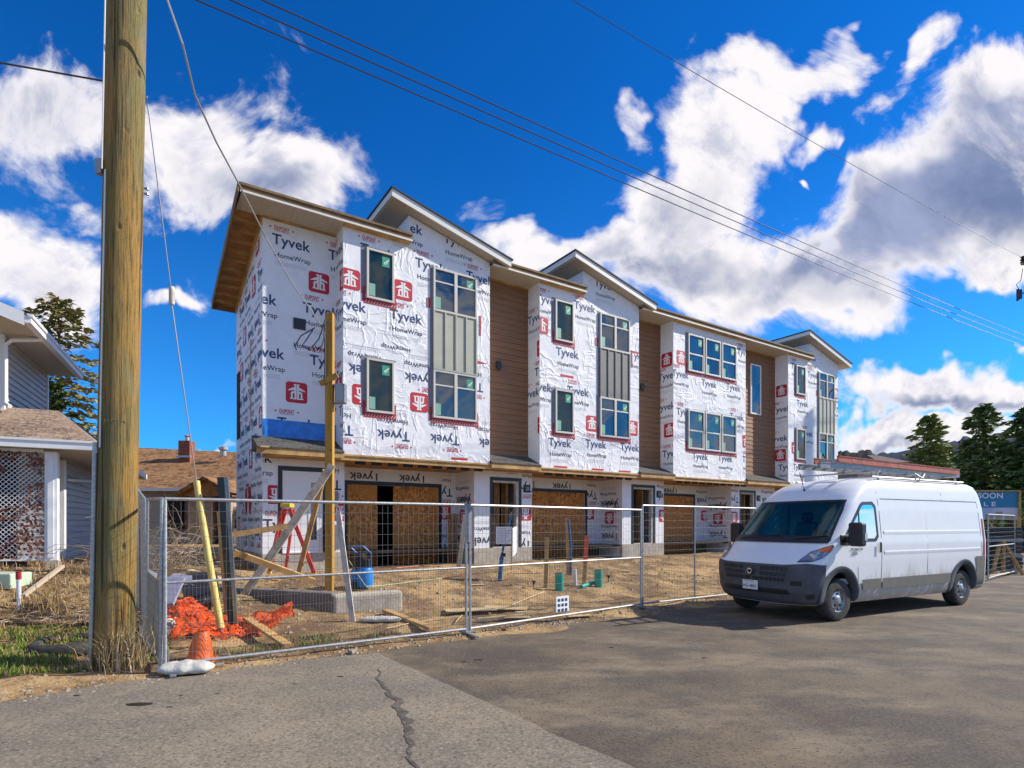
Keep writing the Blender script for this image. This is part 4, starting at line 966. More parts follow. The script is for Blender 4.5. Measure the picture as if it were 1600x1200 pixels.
v, f, hh = lettering('British Columbia', 0); mb = MB(); mb.v = [Vector((p_.x-.015, .13-x*.2, .635+y*.2)) for x, y in v]; mb.f = list(f); mb.mi = [0]*len(f); mb.build('plate_lettering', 'navy', pl_, fixn=False)
v, f, hh = lettering('PROMASTER', .02)
for s in (-1,):
    mb = MB(); mb.v = [Px(1.20+x*.34, 1.19+y*.34, s, .012) for x, y in v]; mb.f = list(f); mb.mi = [0]*len(f); v2, f2, _ = lettering('2500', .02); mb.add([Px(1.22+x*.16, 1.11+y*.17, s, .012) for x, y in v2], f2); mb.build('badge', 'blackpl', van, fixn=False)
# wheels
def wheel(x, s):
    mb = MB(); c = (x, s*.865, .355)
    mb.lathe([(.20,-.11),(.30,-.115),(.345,-.10),(.357,-.06),(.357,.06),(.345,.10),(.30,.115),(.21,.11),(.20,.09),(.20,-.09)], c, 40, 'Y'); mb.f = mb.f[:-2]; mb.mi = mb.mi[:-2]; ty = mb.build('wheel', 'rubber', van, smooth=True)
    mb = MB(); mb.lathe([(.205,s*.06),(.212,s*.105),(.20,s*.10),(.185,s*.06),(.155,s*.045),(.14,s*.075),(.09,s*.085),(.06,s*.11),(.045,s*.115),(.0,s*.115)], c, 32, 'Y'); mb.f = mb.f[:-2]; mb.mi = mb.mi[:-2]; 
    rm = mb.build('rim', 'steelrim', ty, smooth=True)
    mb = MB()
    for k in range(5): a = 2*PI*k/5+.3; mb.lathe([(.026,s*.085),(.026,s*.0905)], (x+.10*math.cos(a), s*.865, .355+.10*math.sin(a)), 10, 'Y')
    for k in range(10): a = 2*PI*k/10; mb.lathe([(.016,s*.05),(.016,s*.062)], (x+.168*math.cos(a), s*.865, .355+.168*math.sin(a)), 8, 'Y')
    mb.build('rim_holes', 'blackpl', rm)
M['steelrim'] = mat('wheel_steel', (.45,.45,.46), .4, .7, var=.3, vscale=12)
for x in WX:
    for s in (-1, 1): wheel(x, s)
# mirrors, antenna, handle, roof rack
for s in (-1, 1):
    mb = MB(); mb.box((1.06, s*1.22, 1.47),(.17,.23,.40)); mb.box((1.05, s*1.06, 1.38),(.08,.18,.12)); mr = mb.build('mirror', 'blackpl', van, bevel=.04)
    mb = MB(); mb.box((1.10, s*1.338, 1.43),(.07,.01,.12)); mb.build('repeater', 'chrome', mr)
    mb = MB(); mb.span((.92,s*1.015-.015,1.28),(1.18,s*1.02+.015,1.46)) ; mb.build('mirror_base', 'blackpl', van, bevel=.02)
mb = MB(); mb.tube([(1.44,.0,2.26),(1.30,.0,2.60)], .006, 6); mb.lathe([(.02,0),(.012,.04)], (1.44,0,2.26), 8); mb.build('antenna', 'blackpl', van)
mb = MB()
for y in (-.1, .1): mb.tube([Pq(-.05*0+y*3-.1, 1.36, .03), Pq(y*3+.14, 1.40, .035), Pq(y*3+.36, 1.43, .03)], .008, 5)
mb.build('wiper', 'blackpl', van)
mb = MB()
for x in (2.45, 3.8, 5.2):
    mb.tube([(x,-.80,2.62),(x,.80,2.62)], .02, 8)
    for s in (-1, 1): mb.tube([(x,s*.78,2.36),(x,s*.74,2.62)], .018, 6); mb.tube([(x-.12,s*.78,2.42),(x,s*.78,2.45),(x+.12,s*.78,2.42)], .015, 6)
for s in (-1, 1): mb.tube([(2.2,s*.80,2.50),(5.4,s*.80,2.50)], .018, 6)
mb.tube([(3.6,-.80,2.62),(3.75,-.86,2.53),(3.95,-.80,2.62)], .01, 6)
mb.build('roof_rack', 'galv', van, smooth=True)
for o in (van,): pass
# ladders on the rack
def ladder(name, x0, x1, y, z, wd, m, label, gap=.3, tilt=0, world=van, rungm=None, zz=.0, h=.09):
    root = thing(name, label, 'ladder', tuple(V0+Matrix.Rotation(VR,3,'Z') @ Vector((x0,y,z))), VR, None)
    L = x1-x0
    for s in (-1, 1):
        mb = MB(); mb.bar((0,s*wd/2,0),(L,s*wd/2,zz),.03,h); mb.bar((0,s*wd/2-.0,h/2),(L,s*wd/2,zz+h/2),.05,.012); mb.bar((0,s*wd/2-.0,-h/2),(L,s*wd/2,zz-h/2),.05,.012); mb.build('rail', m, root)
    mb = MB(); k = .15
    while k < L: zc = zz*k/L; mb.tube([(k,-wd/2-.018,zc),(k,wd/2+.018,zc)], .017, 8); k += gap
    mb.build('rungs', rungm or 'galv', root); return root
M['fibre'] = mat('fibreglass_salmon', (.50,.13,.06), .5, var=.2, vscale=5)
ladder('extension_ladder', 1.55, 5.75, -.35, 2.815, .45, 'fibre', 'orange fibreglass extension ladder lying on top of the white van roof rack', zz=-.06, h=.10)
ladder('aluminium_ladder', 1.1, 5.85, -.33, 2.69, .40, 'steel', 'grey aluminium ladder under the orange one on the van roof rack', zz=0)

# ------------------------------------------------------------ fence
FP = [groundpix(258,1052), groundpix(731,992), groundpix(1003,951), None]
gate = 'temporary wire fence panels along the site'
def panel(a, b, label, h=1.86, nv=50, lean=(0,0,0), mid=True, nh=13, extra=None):
    a = Vector(a); b = Vector(b); root = thing('wire_fence', label, 'fence panel', tuple(a), 0, gate)
    d = b-a; L = d.length; d.normalize(); up = Vector((0,0,1))+Vector(lean); 
    P = lambda s, z: d*s+up*z+Vector((0,0,.06))
    mb = MB(); rd = .019
    mb.tube([P(.0,-.04), P(0,h)], rd, 8); mb.tube([P(L,-.04), P(L,h)], rd, 8)
    mb.tube([P(0,h-.01), P(L,h-.01)], rd, 8); mb.tube([P(0,.03), P(L,.03)], rd, 8)
    if mid: mb.tube([P(0,h*.5), P(L,h*.5)], .015, 8)
    if extra: mb.tube([P(extra,.03), P(extra,h)], rd*.9, 8)
    mb.build('frame', 'galv', root, smooth=True)
    mb = MB(); r2 = .0019
    for k in range(1, nv*2):
        s = L*k/nv/2; mb.tube([P(s,.04), P(s,h-.01 if k % 2 == 0 else h*.5)], r2, 4, cap=False)
    for k in range(1, nh):
        z = h*k/nh; mb.tube([P(0,z), P(L,z)], r2, 4, cap=False)
    mb.build('wire_mesh', 'wire', root); return root
A, B, C_ = FP[0], FP[1], FP[2]
dAB = (B-A).normalized(); dBC = (C_-B).normalized()
panel(A+dAB*.0, B-dAB*.03, 'fence panel in front of the timber post and orange netting', mid=True)
panel(B+dBC*.04, C_-dBC*.03, 'fence panel with the small white notice on it, middle of the front line', mid=True, nv=54)
Dd = C_+Vector((.02,0.03,0)); E_ = groundpix(1180,930)
panel(Dd, E_, 'fence panel running behind the front of the van', mid=False, extra=1.55, nv=40, h=1.95)
S1 = groundpix(229,1012); S2 = groundpix(214,966); S3 = groundpix(205, 940)
panel(A+Vector((-.06,.02,0)), S1, 'nearest short side panel of the fence beside the utility pole', nv=22, mid=False, lean=(.02,-.02,0))
panel(S1+Vector((-.05,.05,0)), S2, 'farther side panel of the fence in front of the brush pile', nv=26, mid=False)
# fence beyond the van
q0 = groundpix(1544,908); q1 = groundpix(1600,893); q2 = q0+(q1-q0).normalized()*3.6
panel(q0, q2, 'fence panel standing behind the rear of the van', nv=10, nh=14, mid=True)
def foot(p, rz, label):
    mb = MB(); mb.box((0,0,.02),(.62,.06,.03)); mb.box((0,0,.035),(.10,.10,.04)); mb.tube([(0,0,.03),(0,0,.25)],.014,6); mb.box((-.28,0,.02),(.05,.22,.02))
    for v in mb.v: v.rotate(Matrix.Rotation(rz,3,'Z')); 
    mb.v = [v+Vector(p) for v in mb.v]; return solo(mb, 'fence_stand', 'steel', label, 'fence foot', 'steel fence feet', bevel=.004)
foot(B, R(-60), 'flat steel foot under the joint of the first two front fence panels'); foot(C_, R(-55), 'flat steel foot under the joint left of the van'); foot(A+Vector((0,.05,0)), R(-50), 'steel foot at the fence corner by the sandbag')
# clamps on top of the joint
mb = MB(); mb.box((0,0,0),(.16,.05,.05)); mb.tube([(0,0,-.5),(0,0,.06)],.03,8); mb.box((0,0,.05),(.1,.1,.03)); mb.v = [v+B+Vector((0,0,1.86)) for v in mb.v]
solo(mb, 'fence_clamp', 'steel', 'dark steel clamp on top of the front fence joint', 'clamp')
# ------------------------------------------------------------ utility pole and wires
pb = groundpix(178, 1036); DP = pb.y
ptop = at(205, -330, DP)
pole = thing('utility_pole', 'tall yellow green treated timber utility pole leaning slightly, conduit on its left side', 'utility pole', tuple(pb))
axis = (ptop-pb); 
def polept(z): return pb+axis*((z-pb.z)/axis.z)
mb = MB(); n = 30; mb.tube([pb+axis*(k/n)-Vector((0,0,.3 if k == 0 else 0)) for k in range(n+1)], [.203-.012*k/n+.004*fbm((k*.7,1,1)) for k in range(n+1)], 36)
mb.build('shaft', 'pole', pole, world=True, smooth='all')
vd = Vector((-pb.x, -pb.y, 0)).normalized(); lft = Vector((-vd.y, vd.x, 0))*1
if lft.x > 0: lft = -lft
mb = MB(); off = lft*.205+vd*.06
mb.tube([polept(z)+off*1.05 for z in (.02, .8, 1.6, 2.5)], .024, 10); mb.tube([polept(z)+off*1.02 for z in (2.44,2.56)], .03, 10); mb.tube([polept(z)+off*1.05 for z in (.9,.96)], .028, 10)
cd = mb.build('conduit', 'galv', pole, world=True, smooth=True)
mb = MB(); mb.tube([polept(z)+(lft*.17+vd*.13) for z in (2.5, 3.4, 4.3, 5.6)], .009, 6); mb.tube([polept(z)+(lft*.17+vd*.13)+lft*.03 for z in (5.6, 8.5)], .008, 6); mb.build('ground_wire', 'fascia', pole, world=True)
mb = MB()
for z, s in ((5.58,1),(5.52,1),(5.75,-1)): c = polept(z)-lft*.20*s; mb.tube([c+lft*.06, c-lft*.05*s], .012, 8); mb.lathe([(.02,-.01),(.02,.01)], c-lft*.03*s, 8)
mb.box(polept(5.66)+lft*.22+vd*.03,(.07,.07,.16)); c = polept(2.78)+vd*.19
for k in range(7): mb.tube([c+lft*(-.06+.03*k)+Vector((0,0,.01*(k%2))), c+lft*(-.05+.03*k)+Vector((0,0,.03))+vd*.01], .004, 4)
mb.build('pole_hardware', 'steel', pole, world=True)
# guy wire with insulator and guard
ga = polept(5.6)-lft*.23; gi = at(268.5,462,7.6); gb = groundpix(345,995); gt = at(307,752,8.25)
def sag(a, b, s, n=16): return [a.lerp(b, k/n)-Vector((0,0,s*4*(k/n)*(1-k/n))) for k in range(n+1)]
guy = thing('guy_wire', 'steel guy wire with white insulator and yellow plastic guard at its foot', 'guy wire', tuple(gb))
ga2 = at(229, 150, 6.75); 
mb = MB(); mb.tube([ga2, gi], .007, 6); mb.tube([gi-Vector((0,0,.12)), gt, gb], .009, 6); mb.build('strand', 'cordwire', guy, world=True)
mb = MB(); c = gi; mb.lathe([(.0,-.13),(.028,-.12),(.036,-.09),(.036,.09),(.028,.12),(0,.13)], c, 12); mb.build('insulator', 'woodwht', guy, world=True, smooth=True)
mb = MB(); mb.tube([gt, gt.lerp(gb,.5), gb+Vector((0,0,.12))], [.045,.048,.05], 12); M['yellow'] = mat('yellow_plastic', (.66,.50,.14), .4, var=.12, vscale=6); mb.build('guard', 'yellow', guy, world=True, smooth=True)
mb = MB(); mb.tube([gb+Vector((0,0,.12)), gb-Vector((0,0,.1))], .012, 6); mb.tube([gb+Vector((-.02,0,.10)), gb+Vector((.04,0,.05)), gb+Vector((0,0,.0))], .008, 6); mb.build('anchor_rod', 'steel', guy, world=True)
def wire(name, pts, r, m, label, group=None, cat='wire'):
    mb = MB(); mb.tube(pts, r, 6); o = solo(mb, name, m, label, cat, group); return o
# three lines crossing the sky
for k, (x0, y0, x1, y1) in enumerate(((465,68,1600,541),(514,68,1600,533),(560,68,1600,524))):
    a = at(x0, y0, 9.5); b = at(x1, y1, 34)
    d = b-a; a2 = a-d*.5; b2 = b+d*1.2
    mid = lambda s: a+d*s-Vector((0,0,1)) * (-(s*s-s)*-0.9)
    pts = [a+d*s+Vector((0,0,.55*(s*s-s)*1.0)) for s in [(-.5+i*.085) for i in range(21)]]
    wire('power_line', pts, .011, 'cable', ['lowest of the three power lines crossing the sky','middle of the three power lines crossing the sky','highest of the three power lines crossing the sky'][k], 'power lines') if 'cable' in M else (M.__setitem__('cable', mat('cable', (.05,.045,.05), .5)), wire('power_line', pts, .011, 'cable', 'lowest of the three power lines crossing the sky', 'power lines'))
a = at(1008,68,14); b = at(1600,404,28); d = b-a
wire('power_line', [a+d*s+Vector((0,0,.5*(s*s-s))) for s in [(-.6+i*.1) for i in range(17)]], .008, 'cable', 'single thin wire high at the right of the sky', 'power lines')
wire('power_line', [at(-120,84,6.3), at(0,98,6.45), at(170,128,6.62)], .010, 'cable', 'wire running left from the utility pole', 'power lines')
# temporary service mast
tb = groundpix(515, 921); tY = tb.y
print('temp post', tb)
mast = thing('temporary_power_post', 'square yellow treated timber post carrying a temporary electrical service, propped by braces', 'power post', tuple(tb))
ttop = at(515.5, 490, tY)
mb = MB(); w_ = .145; mb.bar(tb-Vector((0,0,.3)), ttop, w_, w_, (0,1,0)); mb.build('post', 'timber', mast, world=True, bevel=.006)
def MBar(p, q, w1, t1, name, m, parent=mast, up=(0,1,0), **k):
    mb = MB(); mb.bar(p, q, t1, w1, up); return mb.build(name, m, parent, world=True, **k)
MBar(at(519,727,tY-.14), at(375,940,tY-1.0), .05, .14, 'brace', 'woodgrey', bevel=.003)
MBar(at(508,735,tY+.15), at(466,898,tY+1.3), .05, .10, 'brace', 'wood', bevel=.003)
mb = MB(); c = at(533,616,tY); mb.box(c+Vector((.0,-.02,0)),(.20,.16,.38)); mb.box(c+Vector((-.12,.0,.17)),(.18,.14,.03)); mb.box(c+Vector((-.12,.0,-.17)),(.18,.14,.03)); mb.build('meter_cabinet', 'steel', mast, world=True, bevel=.01)
mb = MB(); mb.box(c+Vector((.0,-.101,0)),(.14,.004,.30)); mb.build('meter_glass', 'stickerlt2', mast, world=True) if 'stickerlt2' in M else (M.__setitem__('stickerlt2', mat('meter_door', (.32,.36,.38), .3)), mb.build('meter_glass', 'stickerlt2', mast, world=True))
MBar(at(527,586,tY-.09), at(500,600,tY-.09), .05, .10, 'cross_block', 'timber')
mb = MB()
for (x0,y0,x1,y1,x2,y2,x3,y3) in ((492,512,470,525,461,540,463,547),(489,515,478,532,472,540,485,548),(505,510,498,530,488,542,492,550),(507,512,506,530,503,540,497,546)):
    mb.tube([at(x0,y0,tY-.1), at(x1,y1,tY-.14), at(x2,y2,tY-.14), at(x3,y3,tY-.1)], .012, 6)
mb.tube([at(515,500,tY), at(508,505,tY-.1), at(503,512,tY-.12)], .02, 8); mb.tube([at(508,500,tY-.1), at(508,600,tY-.1)], .018, 8)
mb.build('service_cables', 'cable', mast, world=True, smooth=True)
a = at(285,68,6.6); b = at(372,285,9.0); c = at(503,510,tY-.1); pts = [at(258,-10,6.4), a, at(305,150,7.0), at(338,222,7.9), b, at(415,370,tY-1.2), at(455,440,tY-.7), c]
wire('service_drop_cable', pts, .013, 'cordwire', 'grey twisted service cable running down to the timber power post', None, 'cable')
# ------------------------------------------------------------ site clutter
def pboard(name, p, q, wd, th, m, label, cat, group=None, up=(0,0,1), bevel=.003):
    mb = MB(); mb.bar(p, q, wd, th, up); return solo(mb, name, m, label, cat, group, bevel=bevel)
gp = groundpix
# dark steel post leaning, and orange timber frame
def gpx(x, y, dz=0): p = gp(x, y); p.z += dz; return p
y1 = 8.6
M['darkpost'] = mat('dark_grey_post', (.035,.04,.045), .4, .3, var=.3, vscale=9); M['postface'] = mat('zinc_face', (.24,.27,.30), .35, .6, var=.2, vscale=9)
pb1 = gp(365,984); pd = pb1.y
r_ = thing('steel_channel', 'dark grey steel channel leaning upright beside the yellow guy guard', 'steel post', tuple(pb1))
MBar(pb1, at(347,746,pd), .10, .10, 'web', 'darkpost', r_); MBar(at(369,978,pd-.06), at(354,748,pd-.06), .02, .055, 'face', 'postface', r_)
fr = thing('timber_brace_frame', 'weathered orange timber bracing frame of one upright and two rails behind the netting', 'timber frame', tuple(gp(352,960)))
pf = gp(352, 960).y
MBar(gp(356,960), at(344,799,pf), .05, .09, 'upright', 'wood', fr); MBar(at(360,836,pf+.05), at(452,822,pf+.4), .04, .09, 'rail', 'wood', fr); MBar(at(364,862,pf+.1), at(490,908,pf+1.4), .05, .10, 'rail', 'wood', fr)
pboard('timber_offcut', gpx(296,915,.25), gpx(345,925,.2), .14, .10, 'woodlt', 'short thick pale timber offcut lying behind the yellow guy guard', 'timber')
# planks
pboard('plank', gpx(385,978,.12), gpx(452,1016,.05), .12, .04, 'wood', 'yellow plank lying aslant inside the fence near the orange netting', 'plank', 'loose planks')
pboard('plank', gpx(602,960,.06), gpx(676,988,.05), .12, .05, 'wood', 'brown plank lying aslant right of the white sack', 'plank', 'loose planks')
pboard('plank', gpx(746,973,.05), gpx(818,966,.05), .08, .05, 'woodlt', 'pale square batten lying beside the fence joint', 'plank', 'loose planks')
# whitewashed plank leaning on the temporary post
a = gp(551,972); pboard('leaning_board', a, at(528,800,a.y+.4), .09, .03, 'woodwht', 'whitish paint stained board standing in front of the timber power post', 'board', up=(0,1,0))
a = gp(717,886); pboard('leaning_board', a, at(727,806,a.y-.4), .12, .03, 'woodwht', 'white board leaning in the garage recess left of the second entry', 'board', up=(0,1,0))
# osb scraps
def scrap(px, py, L, W, rz, m, label, dz=.03, tiltx=0, name='plywood_scrap', cat='plywood scrap', grp='plywood scraps'):
    p = gp(px, py); mb = MB(); mm = Matrix.Rotation(R(rz),3,'Z') @ Matrix.Rotation(R(tiltx),3,'X'); mb.box((p.x,p.y,p.z+dz),(L,W,.012), rot=mm); return solo(mb, name, m, label, cat, grp)
M['osblt'] = mat('pale_plywood', (.52,.38,.19), .75, var=.25, vscale=6)
scrap(735,957,.9,.35,15,'osblt','long pale plywood scrap left of the fence joint',.05); scrap(790,955,.8,.3,-8,'osblt','pale plywood scrap right of the fence joint, the larger one',.06,4); scrap(822,962,.35,.2,20,'osblt','small square plywood scrap at the end of the pile',.06); scrap(808,968,.45,.2,5,'osblt','plywood strip under the small square scrap',.035)
scrap(745,915,.35,.18,20,'osblt','little plywood offcut out on the dirt behind the fence',.02); scrap(985,899,.6,.12,10,'osblt','long pale strip of plywood near the left edge of the third panel',.03); scrap(975,894,.4,.1,25,'osblt','short pale strip of plywood just behind the long one',.03); scrap(905,965,.45,.12,20,'osblt','reddish strip lying under the bottom rail below the notice',.03)
# sticks
for k, (x0,y0,x1,y1_) in enumerate(((800,948,850,928),(604,986,676,972),(712,975,722,965),(1000,906,1040,908))):
    a = gpx(x0,y0,.03); b = gpx(x1,y1_,.04); mb = MB(); mb.tube([a, a.lerp(b,.5)+Vector((0,0,.01)), b], .009, 5); solo(mb, 'stick', 'woodlt', ['pale stick lying in front of the blue water pipe','long thin pale stick beside the brown plank','short bent stick left of the fence joint','thin stick lying just inside the third fence panel'][k], 'stick', 'sticks on the dirt')
# concrete retaining block, L shaped
def cpoly(pts, h, name, m, label):
    mb = MB(); zb_ = min(p.z for p in pts)-.15
    mb.prism([(p.x, p.y) for p in pts], lambda a, b, d: Vector((a, b, d)), zb_, max(p.z for p in pts)+h); return solo(mb, name, m, label, 'concrete kerb', 'cast concrete kerbs', bevel=.05)
a = gp(521,958); b = gp(630,952); nrm = Vector((-(b-a).y,(b-a).x,0)).normalized(); cpoly([a, b, b+nrm*.28, a+nrm*.28], .30, 'concrete_kerb', 'concrete', 'rounded light concrete kerb block in front of the timber post')
c = a+nrm*.02-(b-a).normalized()*.02; d = at(325,913,10.6); d.z = c.z; e_ = (d-c).normalized(); n2_ = Vector((-e_.y,e_.x,0)); 
n2_ = n2_ if n2_.y > 0 else -n2_
cpoly([c, c+n2_*.22, d+n2_*.22, d], .33, 'concrete_kerb', 'concretewall', 'long low concrete kerb running left behind the orange netting') if 'concretewall' in M else (M.__setitem__('concretewall', mat('concrete_brown', (.20,.17,.145), .85, var=.3, vscale=4, bump=.3)), cpoly([c, c+n2_*.22, d+n2_*.22, d], .33, 'concrete_kerb', 'concretewall', 'long low concrete kerb running left behind the orange netting'))
# sandbags / sacks
def sack(px, py, L, W, H, rz, m, label, name='sandbag', cat='sandbag', grp=None, seed=0):
    p = gp(px, py); mb = MB(); nu, nv = 28, 14; vs = []
    for i in range(nu+1):
        u = -1+2*i/nu
        for j in range(nv):
            a = 2*PI*j/nv; sx = max(.02, (1-abs(u)**3.2))**.55
            x = u*L/2; y = W/2*math.cos(a)*(.35+.65*sx); z = H/2*math.sin(a)*sx
            k = 1+.22*fbm((u*2.2+seed, math.cos(a)*1.2, math.sin(a)*1.2))+.05*fbm((u*9+seed, math.cos(a)*4, math.sin(a)*4)); vs.append(Vector((x, y*k, max(-H*.32, z*k)+H*.32)))
    fs = [(i*nv+j, i*nv+(j+1)%nv, (i+1)*nv+(j+1)%nv, (i+1)*nv+j) for i in range(nu) for j in range(nv)]+[tuple(range(nv)), tuple(nu*nv+j for j in range(nv))]
    mb.add(vs, fs); mm = Matrix.Rotation(R(rz),3,'Z'); mb.v = [mm @ v+p for v in mb.v]; return solo(mb, name, m, label, cat, grp, smooth='all')
M['sack'] = mat('woven_sack', (.52,.50,.44), .6, var=.2, vscale=9, bump=.5, bscale=14)
sack(291,1052,.56,.28,.16,14,'sack','white sandbag lying at the near fence corner beside the road',seed=1)
sack(594,971,.66,.20,.10,2,'sack','flat empty white sack lying in front of the concrete kerb', 'empty_sack','sack',seed=4)
sack(250,1000,.5,.3,.35,60,'sack','crumpled white plastic sheet inside the fence corner', 'plastic_sheet','plastic sheet',seed=9)
# traffic cone, old and crushed
cp = gp(312,1036); M['cone'] = mat('cone_orange', (.80,.13,.015), .5, var=.15, vscale=8)
cone = thing('traffic_cone', 'faded orange traffic cone with cut off top inside the fence corner', 'traffic cone', tuple(cp), .3)
mb = MB(); mb.lathe([(.15,.03),(.13,.06),(.105,.2),(.075,.34),(.06,.36),(.05,.30)], (0,0,0), 24)
for v in mb.v: v.x += .1*v.z*.6; v.y += .03*v.z; v.x *= 1+.1*math.sin(v.z*9)
mb.build('cone_body', 'cone', cone, smooth=True); mb = MB(); mb.box((0,0,.018),(.34,.34,.03)); mb.build('base', 'cone', cone, bevel=.01)
# orange barrier netting, draped heap of ribbons
M['net'] = mat('orange_netting', (.95,.13,.015), .45)
def net(name, c00, c10, c01, c11, nu, nv, hfun, label, amp, seed, wd=.010):
    mb = MB(); g = {}
    for i in range(nu+1):
        for j in range(nv+1):
            u, v = i/nu, j/nv; p = c00*(1-u)*(1-v)+c10*u*(1-v)+c01*(1-u)*v+c11*u*v
            q = Vector((u*3+seed, v*3, 0)); p = p+Vector((fbm((u*4+seed,v*4,1))*amp, fbm((u*4+seed,v*4,7))*amp, abs(fbm((u*3+seed,v*3,3)))*amp*1.2+hfun(u,v)+.04*abs(fbm((u*11+seed,v*11,3)))))
            p.z = max(p.z, max(0, gz(p.x,p.y))+.02); g[i,j] = p
    def rib(a, b, n):
        w2 = n*wd/2; mb.add([a-w2, a+w2, b+w2, b-w2], [(0,1,2,3)])
    for i in range(nu+1):
        for j in range(nv+1):
            if i < nu: d = (g[i+1,j]-g[i,j]).normalized(); rib(g[i,j], g[i+1,j], (d.cross(Vector((.1,-.8,.5)))).normalized())
            if j < nv: d = (g[i,j+1]-g[i,j]).normalized(); rib(g[i,j], g[i,j+1], (d.cross(Vector((.1,-.8,.5)))).normalized())
    return solo(mb, name, 'net', label, 'safety netting', 'orange safety netting', fixn=False)
net('safety_netting', gp(228,1003), gp(352,1003), at(232,958,8.6), at(330,965,8.9), 50, 22, lambda u, v: .24*math.sin(PI*min(1,v*1.3))*math.exp(-((u-.35)/.35)**2)+.03, 'big crumpled heap of orange safety netting in the fence corner', .12, 3, .022)
net('safety_netting', gp(340,1000), gp(455,992), at(345,972,8.9), at(455,960,8.7), 42, 14, lambda u, v: .02+.36*max(0,(u-.6)/.4)**1.2*math.sin(PI*min(1,v+.3)), 'orange safety netting trailing right and rolled up at its end', .10, 11, .017)
net('safety_netting', at(286,975,7.5), at(322,1005,7.3), at(276,955,7.7), at(318,955,7.9), 22, 16, lambda u, v: .06, 'solid bright fold of orange safety netting behind the cone', .06, 21, .03)
net('safety_netting', at(270,945,8.9), at(330,965,8.9), at(298,938,9.1), at(318,950,9.2), 24, 14, lambda u, v: .02, 'peaked fold of orange netting behind the yellow guard', .06, 31, .016)
# debris of sheets and boards in the corner behind the fence
def slabp(pts, th, name, m, label, cat, grp=None):
    pts = [Vector(p) for p in pts]; n = (pts[1]-pts[0]).cross(pts[2]-pts[0]).normalized()*th; k = len(pts); mb = MB(); mb.add(pts+[p+n for p in pts], [tuple(range(k)), tuple(range(2*k-1,k-1,-1))]+[(i,(i+1)%k,k+(i+1)%k,k+i) for i in range(k)]); return solo(mb, name, m, label, cat, grp)
M['foam'] = mat('lilac_board', (.22,.22,.30), .6, var=.2, vscale=10)
slabp([at(238,963,8.2), at(262,968,8.0), at(290,905,8.7), at(258,902,8.7)], .03, 'foam_board', 'foam', 'pale lilac insulation board leaning in the fence corner', 'board')
slabp([at(224,930,9.2), at(238,935,9.2), at(246,896,9.4), at(228,888,9.4)], .02, 'white_board', 'white', 'small white board standing in the brush behind the side fence', 'board')
slabp([at(262,905,9.0), at(300,915,8.9), at(300,902,9.3), at(272,898,9.3)], .03, 'crumpled_wrap', 'foam', 'crumpled pinkish white wrapping on top of the rubbish pile', 'wrapping')
slabp([at(292,960,9.0), at(345,945,9.2), at(340,900,9.8), at(285,905,9.8)], .1, 'black_tarp', 'blackpl', 'black plastic sheet under the timber behind the netting', 'tarpaulin')
# stepladder
sl_ = gp(476,904); sY = sl_.y
lad = thing('stepladder', 'red fibreglass stepladder with yellow top cap standing before the white entry door', 'stepladder', tuple(sl_)); M['lred'] = mat('ladder_red', (.66,.05,.025), .4); M['lyel'] = mat('ladder_yellow', (.72,.46,.03), .45)
def A_(x, y, d=0): return at(x, y, sY+d)
mb = MB(); 
for (p, q) in ((A_(441,797,.35),A_(422,882,-.25)),(A_(459,797,.35),A_(446,893,-.35)),): mb.bar(p, q, .06, .03, (0,1,0))
mb.build('rear_rail', 'lred', lad, world=True)
mb = MB(); mb.bar(A_(446,795,.3), A_(421,893,.6), .085, .035, (0,1,0)); mb.build('side_rail', 'lred', lad, world=True)
mb = MB(); mb.bar(A_(452,795,.3), A_(491,896,.0), .085, .035, (0,1,0)); mb.build('side_rail', 'lred', lad, world=True)
mb = MB()
for k in range(1, 6): f_ = k/6; p = A_(446,795,.3).lerp(A_(421,893,.6),f_); q = A_(452,795,.3).lerp(A_(491,896,.0),f_); 
mb.bar(p, q, .02, .02)
mb.build('spreader', 'galv', lad, world=True)
mb = MB(); mb.box(A_(449,790,.3),(.22,.26,.09)); mb.build('top_cap', 'lyel', lad, world=True, bevel=.015)
for (x, y, d) in ((421,895,.6),(491,898,0),(446,895,-.35)): mb = MB(); mb.box(A_(x,y,d),(.09,.07,.06)); mb.build('foot', 'lyel', lad, world=True, bevel=.01)
# blue compressor / vacuum cart
cb = gp(570,921); cY = cb.y; M['cblue'] = mat('blue_plastic', (.015,.21,.62), .35)
cart = thing('shop_compressor', 'bright blue upright compressor tank with black motor and blue handle', 'air compressor', tuple(cb))
def tl(mb, prof, c, n=20): mb.lathe(prof, c, n)
mb = MB(); mb.lathe([(.02,.03),(.15,.05),(.165,.10),(.165,.36),(.14,.43),(.02,.45)], cb, 24); mb.lathe([(.02,.09),(.10,.10),(.11,.14),(.11,.36),(.08,.40),(.01,.41)], cb+Vector((-.19,.06,0)), 20); mb.build('tank', 'cblue', cart, world=True, smooth=True)
mb = MB(); mb.box(cb+Vector((-.05,.02,.53)),(.32,.24,.16)); mb.lathe([(.09,-.1),(.1,.0),(.09,.1)], cb+Vector((-.1,.0,.64)), 14, 'X'); mb.build('motor', 'blackpl', cart, world=True, bevel=.02)
mb = MB(); 
for dx in (-.16, .12): mb.tube([cb+Vector((dx,.03,.1)), cb+Vector((dx,.03,.72)), cb+Vector((dx-.14,-.02,.86))], .014, 8)
mb.tube([cb+Vector((-.30,-.02,.86)), cb+Vector((-.02,-.02,.86))], .014, 8); mb.build('handle', 'cblue', cart, world=True, smooth=True)
mb = MB(); 
for dx in (-.20,): mb.lathe([(.02,-.025),(.085,-.02),(.085,.02),(.02,.025)], cb+Vector((dx,-.12,.085)), 20, 'Y')
mb.build('wheel', 'rubber', cart, world=True)
